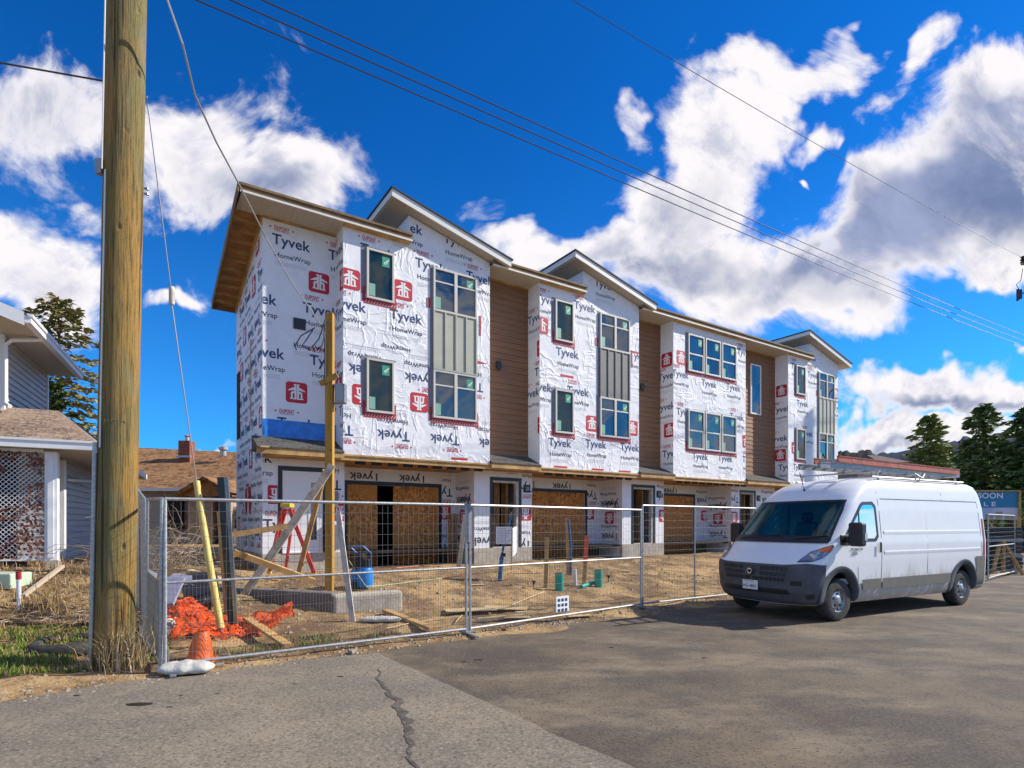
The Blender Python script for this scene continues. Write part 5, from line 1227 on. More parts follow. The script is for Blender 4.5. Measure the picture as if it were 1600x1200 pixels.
mb = MB(); pts = [at(545,876,cY+.3), at(560,900,cY-.2), at(572,917,cY-.3), gpx(600,917,.02), gpx(640,912,.02), gpx(700,905,.02)]; M['hose'] = mat('green_hose', (.35,.50,.28), .5)
fine = []
for i in range(len(pts)-1):
    for k in range(6): fine.append(pts[i].lerp(pts[i+1], k/6)+Vector((0,0,.01)))
mb.tube(fine, .009, 6); solo(mb, 'air_hose', 'hose', 'thin pale green hose looping from the compressor over the dirt', 'hose', smooth='all')
mb = MB(); pts = [gpx(585,888,.03), gpx(620,889,.03), gpx(655,885,.02), gpx(690,886,.02)]; mb.tube(pts, .009, 6); M['hosered'] = mat('orange_cord', (.65,.17,.04), .5); solo(mb, 'extension_cable', 'hosered', 'orange cord on the ground before the first garage', 'cord')
# stakes, pipes
def stake(px, py, ty, m, label, wd=.09, th=.04, name='survey_stake', cat='stake', grp='stakes in the dirt', lean=0, top=None):
    b = gp(px, py); r_ = thing(name, label, cat, tuple(b), 0, grp); t_ = at(px+lean, ty, b.y)
    MBar(b-Vector((0,0,.1)), t_, th, wd, 'shaft', m, r_, bevel=.003)
    if top: mb = MB(); q = b.lerp(t_, .42); mb.bar(q, t_+Vector((0,0,.005)), wd+.006, th+.006, (0,1,0)); mb.build('painted_top', top, r_, world=True)
    return r_
M['stakered'] = mat('stake_red_paint', (.78,.12,.05), .6); M['pipeblue'] = mat('blue_pipe', (.01,.10,.27), .45); M['pipegreen'] = mat('green_pipe', (.0,.32,.24), .35); M['pipewhite'] = mat('white_pipe', (.72,.72,.72), .35)
stake(852,918,840,'wood','plain orange wooden stake before the second garage', lean=3); stake(912,912,837,'wood','wooden stake with its top half painted red', lean=5, top='stakered'); stake(888,898,810,'wood','wooden stake tied behind the blue water pipe at the second garage', lean=-2)
def pipe(pts, r, m, name, label, cat='pipe', grp='water and drain pipes'):
    mb = MB(); mb.tube(pts, r, 14); return solo(mb, name, m, label, cat, grp, smooth=True)
b = gp(892,898); pipe([b, at(892,850,b.y), at(888,812,b.y)], .030, 'pipeblue', 'water_pipe', 'bent blue water pipe standing upright by a stake')
b = gp(781,907); ws_ = thing('blue_service_pipe', 'leaning blue pipe stub beside the white notice board', 'pipe', tuple(b), 0, 'water and drain pipes')
mb = MB(); mb.tube([b, at(784,870,b.y)], .05, 12); mb.tube([at(784,870,b.y), at(790,835,b.y), at(799,806,b.y)], .028, 10); mb.build('pipe', 'pipeblue', ws_, world=True, smooth=True)
mb = MB(); mb.box(at(786,867,b.y-.06),(.12,.08,.08)); mb.tube([at(796,808,b.y-.04), at(799,800,b.y+.02)], .03, 8); mb.build('valve', 'blackpl', ws_, world=True)
mb = MB(); sc_ = b.y-.05; r_ = thing('notice_board', 'white notice board fixed in front of the second entry beside the blue pipe', 'notice board', tuple(gp(795,895)))
slq = lambda a, b2, c, d: [a, b2, c, d]
mb.add([at(775,850,sc_), at(799,850,sc_), at(799,823,sc_), at(775,823,sc_)], [(0,1,2,3)]); mb.add([v+Vector((0,.015,0)) for v in mb.v[:4]], [(3,2,1,0)]); mb.build('face', 'inkw', r_, world=True, fixn=False)
mb = MB(); mb.add([at(800.5,870,sc_-.02), at(807,862,sc_+.1), at(807,822,sc_+.1), at(800.5,825,sc_-.02)], [(0,1,2,3)]); mb.add([v+Vector((.015,.01,0)) for v in mb.v[:4]], [(3,2,1,0)]); mb.build('flap', 'inkw', r_, world=True, fixn=False)
mb = MB(); 
for k in range(9): 
    a = 777+ (k%2)*2; mb.bar(at(a,826+k*2.6,sc_-.004), at(a+14+(k*5)%6,826+k*2.6,sc_-.004), .012, .002, (0,1,0))
mb.build('small_print', 'inkgrey', r_, world=True)
mb = MB(); mb.bar(gp(799,890), at(799,824,sc_+.03), .03, .04, (0,1,0)); mb.build('post', 'wood', r_, world=True)
for (x, yb, yt, lab) in ((874,923,895,'short wide green drain pipe upright, the left one'),(935,917,890,'short wide green drain pipe upright, the right one')):
    b = gp(x, yb); t_ = at(x-.5, yt, b.y); r_ = thing('drain_pipe', lab, 'drain pipe', tuple(b), 0, 'green drain pipes'); mb = MB(); mb.lathe([(.098,-.05),(.098,t_.z-b.z),(.088,t_.z-b.z),(.088,t_.z-b.z-.03),(.0,t_.z-b.z-.031)], b, 26); mb.build('pipe', 'pipegreen', r_, world=True, smooth=True)
    mb = MB(); mb.lathe([(.075,0),(.075,.025),(.03,.03)], b+Vector((0,0,t_.z-b.z-.02)), 16); mb.build('cap', 'redtape', r_, world=True)
b = gp(920,918); pipe([gpx(908,920,.04), gpx(929,915,.08)], .05, 'pipegreen', 'drain_pipe_branch', 'green branch pipe lying left of the right green pipe')
b = gp(899,915); pipe([b, at(898,890,b.y)], .045, 'pipewhite', 'cleanout_pipe', 'white upright clean out pipe between the green pipes')
for (x, y, lab) in ((834,921,'black funnel shaped valve top left of the green pipes'),(951,911,'black funnel shaped valve top right of the green pipes')):
    b = gp(x, y); r_ = thing('curb_stop', lab, 'valve', tuple(b), 0, 'valve tops'); mb = MB(); mb.tube([b, b+Vector((0,0,.12))], .018, 8); mb.build('rod', 'steel', r_, world=True); mb = MB(); mb.lathe([(.02,.11),(.03,.15),(.055,.19),(.03,.19)], b, 12); mb.build('cap', 'blackpl', r_, world=True)
# notice on the fence
s_ = .58; pN = at(877,943,0) if False else None
tt = (877-800)/F
den = (dBC.x - tt*dBC.y); kk = (tt*B.y-B.x)/den; pn = B+dBC*kk; zc = CZ+(HOR-943)/F*pn.y; nn = Vector((dBC.y,-dBC.x,0)).normalized()
r_ = thing('fence_notice', 'small white printed notice tied low on the middle fence panel', 'notice', (pn.x,pn.y,zc-.13)); pn = Vector((pn.x,pn.y,zc))+nn*.03
def npl(a0, a1, b0, b1, o): return [pn+dBC*a0+Vector((0,0,b0))+nn*o, pn+dBC*a1+Vector((0,0,b0))+nn*o, pn+dBC*a1+Vector((0,0,b1))+nn*o, pn+dBC*a0+Vector((0,0,b1))+nn*o]
mb = MB(); mb.add(npl(-.15,.15,-.13,.13,0)+npl(-.15,.15,-.13,.13,.004), [(3,2,1,0),(4,5,6,7),(0,1,5,4),(1,2,6,5),(2,3,7,6),(3,0,4,7)]); mb.build('sheet', 'inkw', r_, world=True)
mb = MB()
for rr in range(3):
    for cc in range(3): a = -.12+cc*.085; b_ = .09-rr*.085; mb.add(npl(a,a+.06,b_-.05,b_,.006), [(0,1,2,3)])
mb.build('notice_print', 'navy', r_, world=True, fixn=False)
# brown rack / trestles in first recess
def lp(s, t, z): return Vector((P0.x,P0.y,0))+E1*s+E2*t+Vector((0,0,z))
r_ = thing('trestle_stack', 'dark stack of folded trestles and boards leaning in the first garage recess', 'trestles', tuple(lp(3.7,1.2,.5)))
for k in range(5):
    mb = MB(); b0 = lp(3.42+.1*k,1.15+.06*k,.45); t0 = lp(3.62+.07*k,1.5,1.95); mb.bar(b0, t0, .05, .03, tuple(E1)); mb.build('leg', 'ply', r_, world=True)
mb = MB()
for z in (.8,1.1,1.4,1.7,1.9): f_ = (z-.45)/1.5; mb.bar(lp(3.40+.2*f_,1.13+.3*f_,z), lp(3.86+.06*f_,1.36+.12*f_,z), .05, .025)
mb.build('rungs', 'ply', r_, world=True)
# small stones and clods
random.seed(5); mb = MB()
M['stone'] = mat('stones', (.30,.25,.19), .9, var=.4, vscale=9)
for k in range(3400):
    a = random.uniform(-2,15); nfe = random.choice([random.gauss(-.25,.25), random.uniform(0,5.5), -abs(random.gauss(.4,1.6)), -abs(random.gauss(.4,1.6))]); p = Vector((-3.86,6.33,0))+Vector((.802,.598,0))*a+Vector((-.598,.802,0))*nfe
    if nfe < -.9 and random.random() < .3: continue
    r_s = random.uniform(.008,.03)*(1.5 if nfe > 1 else 1)*(.38 if nfe < -.5 else 1); z = max(.0, gz(p.x,p.y)); q = Vector((p.x,p.y,z)); vs = []
    for (x,y,z2) in ((1,0,0),(0,1,0),(-1,0,0),(0,-1,0),(0,0,1),(.6,.6,.5),(-.6,.5,.5)): vs.append(q+Vector((x*r_s*random.uniform(.7,1.3), y*r_s*random.uniform(.7,1.3), z2*r_s*random.uniform(.5,.9))))
    mb.add(vs, [(0,5,4),(5,1,4),(1,6,4),(6,2,4),(2,3,4),(3,0,4),(0,1,5),(1,2,6)])
tag(mb.build('gravel', 'stone', fixn=False), kind='stuff')
for (x, y, s, lab) in ((551,1021,.06,'pale stone by the road edge under the second half of the first panel'),(343,1042,.05,'pale stone right of the sandbag'),(352,1027,.06,'brown brick piece inside the fence right of the cone'),(788,985,.04,'red brick chip beside the fence joint foot')):
    p = gp(x, y); mb = MB(); mb.box((p.x,p.y,p.z+s*.35),(s*2,s*1.2,s*.8), rz=x); solo(mb, 'stone', 'stone' if s != .04 else 'shinglebrown', lab, 'stone', 'single stones', bevel=s*.25)
# ------------------------------------------------------------ plants
def blades(region, n, hmin, hmax, wdt, lean, mats, name, label=None, seed=1, kind='stuff', curved=True, cat=None):
    rnd = random.Random(seed); mb = MB()
    for k in range(n):
        p = region(rnd)
        if p is None: continue
        h = rnd.uniform(hmin, hmax); a = rnd.uniform(0, 2*PI); l = rnd.uniform(0, lean)*h; d = Vector((math.cos(a), math.sin(a), 0)); sd_ = Vector((-d.y, d.x, 0))*wdt*rnd.uniform(.6,1.3)
        m1 = p+d*l*.35+Vector((0,0,h*.6)); t_ = p+d*l+Vector((0,0,h*(1-.25*l/h))); mb.m = rnd.randrange(len(mats)); mb.add([p-sd_, p+sd_, m1+sd_*.7, m1-sd_*.7, t_], [(0,1,2,3),(3,2,4)])
    o = mb.build(name, mats, fixn=False)
    return tag(o, label, cat, None, kind)
M['grass'] = mat('grass', (.10,.20,.015), .7); M['grass2'] = mat('grass_light', (.19,.30,.025), .7); M['straw'] = mat('dry_grass', (.42,.30,.13), .8); M['straw2'] = mat('dry_grass_brown', (.22,.13,.06), .8); M['twig'] = mat('twigs', (.25,.17,.11), .8); M['twiglt'] = mat('pale_twigs', (.46,.37,.26), .8)
def pxregion(x0, x1, y0, y1, cond=None):
    def f(rnd):
        for _ in range(6):
            x = rnd.uniform(x0, x1); y = rnd.uniform(y0, y1); p = gp(x, y)
            if fbm((p.x*.9, p.y*.9, 2)) > -.12 + rnd.uniform(-.2,.1): return p
        return None
    return f
def wregion(x0, x1, y0, y1, thr=-.1, cond=None):
    def f(rnd):
        for _ in range(8):
            x = rnd.uniform(x0, x1); y = rnd.uniform(y0, y1)
            if cond and not cond(x, y): continue
            if fbm((x*1.1, y*1.1, 2)) > thr+rnd.uniform(-.15,.15): return Vector((x, y, max(-.02, gz(x,y))))
        return None
    return f
lcond = lambda x, y: (y > 5.6+(x+5.04)*.5+.45) and (nfence(x,y) < 2.6) and x < -4.0-.55*max(0,(y-6.6))
blades(wregion(-12,-4.2,5.0,9.2,-.12,lcond), 26000, .03, .10, .005, .8, ['grass','grass2','grass2','straw','straw2'], 'grass', seed=2)
blades(wregion(-13,-4.6,7.2,12.0,-.3,lambda x, y: nfence(x,y) > 1.0 and x < -4.6-.6*max(0,(y-7))), 5000, .04, .20, .005, 1.6, ['straw','straw','straw2'], 'dry_grass', seed=3)
blades(wregion(-3.7,-1.6,6.75,8.2,-.3,lambda x, y: .1 < nfence(x,y) < .8), 2600, .02, .09, .004, .9, ['grass','straw','straw2'], 'weeds', seed=4)
blades(lambda r: Vector((pb.x+.22+r.gauss(0,.14), pb.y-.18+r.gauss(0,.10), 0)), 420, .15, .62, .006, .8, ['straw','straw','twiglt'], 'dry_tussock', 'dry straw tussock at the foot of the utility pole', 5, None, cat='tussock')
blades(lambda r: Vector((gp(75,960).x+r.gauss(0,.14), gp(75,960).y+r.gauss(0,.10), gp(75,960).z)), 160, .15, .5, .006, 1.0, ['straw','straw'], 'dry_tussock', 'dry straw tussock among the weeds left of the pole', 6, None, cat='tussock')
def tangle(c, rad, n, L, mats, name, label, seed, r=.006, cat='brush pile'):
    rnd = random.Random(seed); mb = MB()
    for k in range(n):
        p = c+Vector((rnd.gauss(0,rad[0]), rnd.gauss(0,rad[1]), abs(rnd.gauss(0,rad[2])))); d = Vector((rnd.gauss(0,1), rnd.gauss(0,1), rnd.gauss(.1,.55))).normalized(); pts = [p]
        for s in range(4): d = (d+Vector((rnd.gauss(0,.35), rnd.gauss(0,.35), rnd.gauss(-.12,.3)))).normalized(); q = pts[-1]+d*L*rnd.uniform(.15,.32); q.z = max(q.z, c.z+.01); pts.append(q)
        mb.m = rnd.randrange(len(mats)); mb.tube(pts, [r, r*.8, r*.6, r*.45, r*.2], 4, cap=False)
    return solo(mb, name, mats, label, cat, fixn=False)
tangle(gp(255,905)+Vector((-.35,.2,.15)), (.45,.5,.30), 420, .95, ['twig','twiglt','twiglt','straw2'], 'brush_pile', 'big pile of dry cut branches behind the side fence', 11)
tangle(gp(90,960), (1.1,.6,.06), 330, .7, ['twig','twiglt','straw2'], 'fallen_branches', 'low scatter of dry branches in the yard left of the pole', 12)
tangle(gp(225,990), (.25,.3,.12), 160, .4, ['twig','straw2'], 'dead_weeds', 'dark dead weeds between the pole and the side fence', 13, .004, 'weeds')
pboard('broken_branch', gpx(36,943,.1), gpx(98,903,.2), .06, .05, 'twiglt', 'grey broken branch lying in the yard near the lattice', 'branch'); pboard('old_board', gpx(36,953,.06), gpx(88,955,.06), .1, .08, 'ply', 'short brown block lying in the weeds', 'board')
# leaf litter
def leaves(region, n, name, mats, seed, s0=.02):
    rnd = random.Random(seed); mb = MB()
    for k in range(n):
        p = region(rnd)
        if p is None: continue
        a = rnd.uniform(0,PI*2); s = s0*rnd.uniform(.5,1.4); u = Vector((math.cos(a), math.sin(a), rnd.uniform(-.3,.3)))*s; v = Vector((-math.sin(a), math.cos(a), rnd.uniform(-.4,.4)))*s*.6; p.z += .012
        mb.m = rnd.randrange(len(mats)); mb.add([p-u, p-v, p+u, p+v], [(0,1,2,3)])
    return tag(mb.build(name, mats, fixn=False), kind='stuff')
M['leaf1'] = mat('dead_leaf', (.20,.10,.05), .8); M['leaf2'] = mat('dead_leaf_pale', (.40,.29,.18), .8)
leaves(wregion(-13,-4.4,6.8,12.5,-.4,lambda x, y: nfence(x,y) > .8), 6000, 'leaf_litter', ['leaf1','leaf1','leaf2'], 8, .03)
# old tyre half sunk
tp = gp(68,1020); mb = MB(); mb.lathe([(.33,-.07),(.40,-.09),(.45,-.05),(.46,0),(.45,.05),(.40,.09),(.34,.085),(.31,.05),(.31,-.05),(.33,-.07)], tp+Vector((.12,.30,.03)), 44)
mb.f = mb.f[:-2]; mb.mi = mb.mi[:-2]
for v in mb.v: v.z += .03*fbm((v.x*2, v.y*2, 0))-.01
solo(mb, 'old_tyre', 'rubber', 'old black tyre lying flat and half sunk in the grass', 'tyre', smooth='all', fixn=True)
# marker pipe and green box
b = gp(30,955); r_ = thing('marker_post', 'thin white marker pipe with a red cap in the yard', 'marker post', tuple(b)); mb = MB(); mb.tube([b, at(29,904,b.y)], .028, 12); mb.build('pipe', 'pipewhite', r_, world=True, smooth=True); mb = MB(); mb.tube([at(29,905,b.y), at(29,893,b.y)], .034, 12); mb.build('cap', 'redtape', r_, world=True)
M['mint'] = mat('mint_plastic', (.45,.55,.40), .5); b = gp(5,922); mb = MB(); mb.box(b+Vector((-.2,.2,.12)),(.62,.4,.24)); solo(mb, 'plastic_tub', 'mint', 'pale green plastic tub at the left edge of the yard', 'tub', bevel=.02)
# ------------------------------------------------------------ neighbour house (left)
HO = Vector((-8.13, 11.1, 0)); HR = math.atan2(.461,.887); HZ = .75
hs = thing('neighbour_house', 'white sided two storey house with tan shingles and a vine covered lattice porch', 'house', (HO.x,HO.y,HZ), HR)
def hb(mb, name, m, parent=hs, **kw):
    for v in mb.v: v.z -= HZ
    return mb.build(name, m, parent, **kw)
def lap(mb, a, b, z0, z1, step, out):
    """horizontal lap siding between ground points a,b; out = outward 2D vector"""
    o = Vector((out[0], out[1], 0)); z = z0
    while z < z1:
        zt = min(z1, z+step); A0 = Vector((a[0],a[1],0)); B0 = Vector((b[0],b[1],0)); Z = Vector((0,0,1))
        mb.add([A0+o*.03+Z*z, B0+o*.03+Z*z, B0+o*.0+Z*zt, A0+o*.0+Z*zt, A0+Z*z, B0+Z*z], [(0,1,2,3),(0,4,5,1)]); z += step
mb = MB(); mb.span((-9,1.6,3.9),(-1.8,5.0,5.55)); hb(mb, 'upper_wall', 'housesiding')
mb = MB(); lap(mb, (-1.8,1.6), (-1.8,5.0), 3.95, 5.55, .135, (1,0)); lap(mb, (-9,1.6), (-1.8,1.6), 3.95, 5.6, .135, (0,-1)); hb(mb, 'upper_siding', 'housesiding', fixn=False)
mb = MB(); mb.span((-1.83,1.55,3.95),(-1.75,1.63,5.6)); hb(mb, 'corner_trim', 'white'); mb = MB(); mb.span((-1.83,4.97,3.95),(-1.75,5.05,5.6)); hb(mb, 'corner_trim', 'white'); mb = MB(); mb.tube([(-1.72,1.5,4.1),(-1.72,1.5,5.3),(-1.6,1.45,5.4),(-1.1,1.45,5.48)], .04, 8); mb.tube([(-1.72,1.5,4.1),(-1.6,1.3,4.02)], .04, 8); hb(mb, 'downspout', 'white')
# upper gable roof, ridge along t
rz_, pit = 5.62, .36
mb = MB(); e = -1.14; rdg = -5.5; t0, t1 = .3, 5.1
def U(s, t, dz=0): return (s, t, rz_+(e-s)*pit+dz if s > rdg else rz_+(s+10-(-0))*pit*0+(e-rdg)*pit-(rdg-s)*pit+dz)
mb.add([U(e,t0,.06),U(rdg,t0,.06),U(rdg,t1,.06),U(e,t1,.06),U(-10,t0,.06),U(-10,t1,.06),U(e,t0,0),U(rdg,t0,0),U(rdg,t1,0),U(e,t1,0),U(-10,t0,0),U(-10,t1,0)], [(0,1,2,3),(1,4,5,2),(0,6,7,1),(1,7,10,4),(3,2,8,9)]); hb(mb, 'upper_roof', 'shingletan', fixn=False)
mb = MB(); mb.span((e-.02,t0,rz_-.14),(e+.10,t1,rz_-.01)); mb.span((e+.08,t0-.02,rz_-.03),(e+.13,t1,rz_+.03))
for (sa, sb) in ((e, rdg), (rdg, -10)): 
    a = Vector(U(sa,t0-.03)); b = Vector(U(sb,t0-.03)); mb.add([a+Vector((0,0,-.2)),b+Vector((0,0,-.2)),b+Vector((0,0,.05)),a+Vector((0,0,.05)),a+Vector((0,.03,-.2)),b+Vector((0,.03,-.2)),b+Vector((0,.03,.05)),a+Vector((0,.03,.05))], [(0,1,2,3),(7,6,5,4),(0,4,5,1),(3,2,6,7)])
hb(mb, 'gutter', 'white')
mb = MB(); mb.add([(e,t0,rz_-.10),(-1.8,t0,rz_-.10),(-1.8,t1,rz_-.10),(e,t1,rz_-.10)], [(0,1,2,3)]); mb.add([(e,t0,rz_-.10),(rdg,t0,rz_+1.5),(rdg,1.6,rz_+1.5),(e,1.6,rz_-.10)], [(0,1,2,3)]); hb(mb, 'soffit', 'soffit', fixn=False)
mb = MB(); mb.add([(-9,1.6,5.5),(-1.8,1.6,5.5),(-1.8,1.6,5.8),(-5.5,1.6,7.1),(-9,1.6,5.9)], [(0,1,2,3,4)]); hb(mb, 'gable', 'housesiding', fixn=False)
# lower roof
zl = 3.12
mb = MB(); mb.add([(-9,-.05,zl+.1),(0.05,-.05,zl+.1),(-.9,1.75,zl+.95),(-9,1.75,zl+.95),(.05,8,zl+.1),(-.9,6.5,zl+.95)], [(0,1,2,3),(1,4,5,2)]); hb(mb, 'porch_roof', 'shingletan', fixn=False)
mb = MB(); mb.span((-9,-.16,zl-.06),(.14,-.04,zl+.09)); mb.span((.04,-.039,zl-.06),(.14,8,zl+.09)); mb.span((-9,-.18,zl+.07),(.16,-.16,zl+.11)); hb(mb, 'gutter', 'white')
mb = MB(); mb.span((-9,-.03,zl-.05),(.03,8,zl-.02)); hb(mb, 'porch_soffit', 'soffit')
mb = MB(); mb.span((-9,1.8,.3),(-1.0,1.9,zl-.05)); mb.span((-1.0,1.8,.3),(-.86,8,zl-.05)); hb(mb, 'lower_wall', 'housesiding')
mb = MB(); lap(mb, (-.86,1.8), (-.86,8), .9, zl-.06, .14, (1,0)); lap(mb, (-9,1.8), (-.86,1.8), .9, zl-.06, .12, (0,-1)); hb(mb, 'lower_siding', 'housesiding', fixn=False)
mb = MB(); mb.span((-.80,.12,.95),(-.61,.32,zl-.1)); mb.span((-.75,.10,1.0),(-.66,.12,zl-.2)); hb(mb, 'porch_post', 'white'); mb = MB(); mb.span((-.82,.10,.5),(-.59,.34,.95)); hb(mb, 'post_footing', 'concrete')
mb = MB(); mb.span((-.94,1.72,.9),(-.80,1.9,zl-.1)); hb(mb, 'porch_post', 'white')
mb = MB(); mb.tube([(-.80,1.95,2.6),(-.7,3.0,2.66),(-.5,4.0,2.7)], .035, 8); hb(mb, 'downspout', 'white')
mb = MB(); LX0, LX1, LZ0, LZ1 = -4.2, -.82, 1.0, zl-.12
k = LX0-(LZ1-LZ0)
while k < LX1:                                   # diagonal lattice slats
    for sg in (1, -1):
        a = Vector((k, .16 if sg > 0 else .17, LZ0)) if sg > 0 else Vector((k, .172, LZ1)); b = Vector((k+(LZ1-LZ0), a.y, LZ1 if sg > 0 else LZ0))
        if a.x < LX0: f_ = (LX0-a.x)/(b.x-a.x); a = a.lerp(b, f_)
        if b.x > LX1: f_ = (LX1-a.x)/(b.x-a.x); b = a.lerp(b, f_)
        if b.x-a.x > .02: mb.bar(a, b, .008, .036, (0,1,0))
    k += .085
mb.span((LX0,.15,LZ0-.05),(LX1,.19,LZ0)); mb.span((LX0,.15,LZ1),(LX1,.19,LZ1+.06)); hb(mb, 'lattice', 'white')
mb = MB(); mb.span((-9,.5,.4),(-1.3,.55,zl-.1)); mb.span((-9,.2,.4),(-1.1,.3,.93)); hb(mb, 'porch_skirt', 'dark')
rnd = random.Random(3); mb = MB()
for k in range(2600):
    x = rnd.uniform(LX0, LX1); z = LZ0+(LZ1-LZ0)*rnd.random()
    dens_ = fbm((x*1.5, z*1.5, 4))+(.35-.5*(z-LZ0)/(LZ1-LZ0))*.5+(.25 if x > LX1-.25 else 0)
    if dens_ < .12: continue
    p = Vector((x, .13-rnd.uniform(0,.06), z)); s = rnd.uniform(.015,.035); a = rnd.uniform(0,PI); u = Vector((math.cos(a),rnd.uniform(-.4,.4),math.sin(a)))*s; v = Vector((-math.sin(a),rnd.uniform(-.4,.4),math.cos(a)))*s
    mb.add([p-u,p-v,p+u,p+v], [(0,1,2,3)])
M['vine'] = mat('red_vine', (.22,.07,.045), .8, var=.5, vscale=8, col2=(.12,.05,.035)); 
for v in mb.v: v.z -= HZ
wm = Matrix.Translation(Vector((HO.x,HO.y,HZ))) @ Matrix.Rotation(HR,4,'Z'); mb.v = [wm @ v for v in mb.v]
solo(mb, 'climbing_vine', 'vine', 'red brown creeper climbing over the white lattice', 'vine', fixn=False)
# ------------------------------------------------------------ brown roofed house behind
HB = at(286,800,27); bh = thing('bungalow', 'small bungalow with mottled brown shingle roof, brick chimney and little gabled porch', 'house', (HB.x,HB.y,.5))
def BB(x, y, Y): p = at(x, y, Y); return (p.x-HB.x, p.y-HB.y, p.z-.5)
mb = MB(); 
def sl4(pts, th=.08): 
    pts = [Vector(p) for p in pts]; return pts+[p-Vector((0,0,th)) for p in pts], [(0,1,2,3),(7,6,5,4),(0,4,5,1),(1,5,6,2),(2,6,7,3),(3,7,4,0)]
v_, f_ = sl4([BB(205,763,25),BB(385,768,25),BB(380,707,30),BB(212,699,30)]); mb.add(v_, f_); roofb = mb.build('roof', 'shinglebrown', bh)
mb = MB(); a = BB(205,763,25); b = BB(205,700,30); mb.span((a[0]-.5,a[1]+.4,-.4),(BB(390,763,25)[0],a[1]+6,a[2]-.05)); M['stucco'] = mat('tan_stucco', (.42,.31,.22), .85, var=.2); mb.build('wall', 'stucco', bh)
mb = MB(); mb.span((a[0]-.1,a[1]-.12,a[2]-.12),(BB(385,763,25)[0],a[1]+.02,a[2]+.02)); mb.build('gutter', 'fascia', bh)
mb = MB(); c = BB(291,697,28.5); mb.span((c[0]-.28,c[1]-.2,c[2]-.9),(c[0]+.28,c[1]+.3,c[2]+.25)); M['brick'] = mat('red_brick', (.25,.08,.045), .85, var=.3, vscale=9); ch = mb.build('chimney', 'brick', roofb)
mb = MB(); mb.span((c[0]-.36,c[1]-.28,c[2]-.60),(c[0]+.36,c[1]-.2,c[2]-.5)); mb.lathe([(.09,.25),(.09,.45),(.16,.5),(.05,.58)], (c[0]+.05,c[1],c[2]), 10); mb.build('flue', 'galv', ch)
mb = MB(); c = BB(349,706,28.5); mb.lathe([(.14,-.2),(.14,.05),(.22,.1),(.22,.22),(.05,.3)], c, 12); mb.build('roof_vent', 'galv', roofb)
pk = Vector(BB(317,744,22.5)); le = Vector(BB(271,771,22.5)); re = Vector(BB(363,770,22.5)); dp = Vector((0,3.2,0))
mb = MB(); mb.add([le,pk,pk+dp,le+dp,le-Vector((0,0,.14)),pk-Vector((0,0,.14)),pk+dp-Vector((0,0,.14)),le+dp-Vector((0,0,.14))], [(0,1,2,3),(7,6,5,4),(0,4,5,1)]); mb.add([pk,re,re+dp,pk+dp,pk-Vector((0,0,.14)),re-Vector((0,0,.14)),re+dp-Vector((0,0,.14)),pk+dp-Vector((0,0,.14))], [(0,1,2,3),(7,6,5,4),(0,4,5,1)]); mb.build('porch_roof', 'shinglebrown', bh)
mb = MB(); mb.add([le+Vector((.25,.25,-.1)),re+Vector((-.25,.25,-.1)),pk+Vector((0,.25,-.15))], [(0,1,2)]); mb.build('porch_gable', 'ply', bh, fixn=False)
mb = MB(); x0 = le.x+.3; x1 = re.x-.3; yb_ = le.y+.5; mb.span((x0,yb_,-.2),(x0+1.0,yb_+1.5,le.z-.1)); mb.span((x1-.5,yb_,-.2),(x1,yb_+1.5,le.z-.1)); mb.build('porch_wall', 'stucco', bh)
mb = MB(); mb.span((x0+1.3,yb_+.2,-.1),(x0+2.2,yb_+.25,le.z-.5)); dd = mb.build('door', 'white', bh); mb = MB(); mb.span((x0+1.42,yb_+.17,.95),(x0+2.08,yb_+.199,le.z-.65)); mb.build('door_glass', 'glass', dd)
mb = MB(); mb.span((x0+1.0,yb_+.4,-.2),(x1-.5,yb_+.5,le.z-.1)); mb.build('porch_recess', 'dark', bh)
mb = MB(); a = BB(214,790,24.6); mb.span((a[0],a[1]+.6,a[2]-1.0),(a[0]+1.6,a[1]+.78,a[2]+.3)); mb.build('window', 'dark', bh)
mb = MB(); a = gp(300,850); mb.span((a.x-1.2,16.5,.3),(a.x+.9,17.6,1.15)); mb.span((a.x-1.15,16.45,1.15),(a.x+.85,17.65,1.2)); solo(mb, 'planter_box', 'darkpost', 'dark low box standing between the bungalow and the fence', 'box')
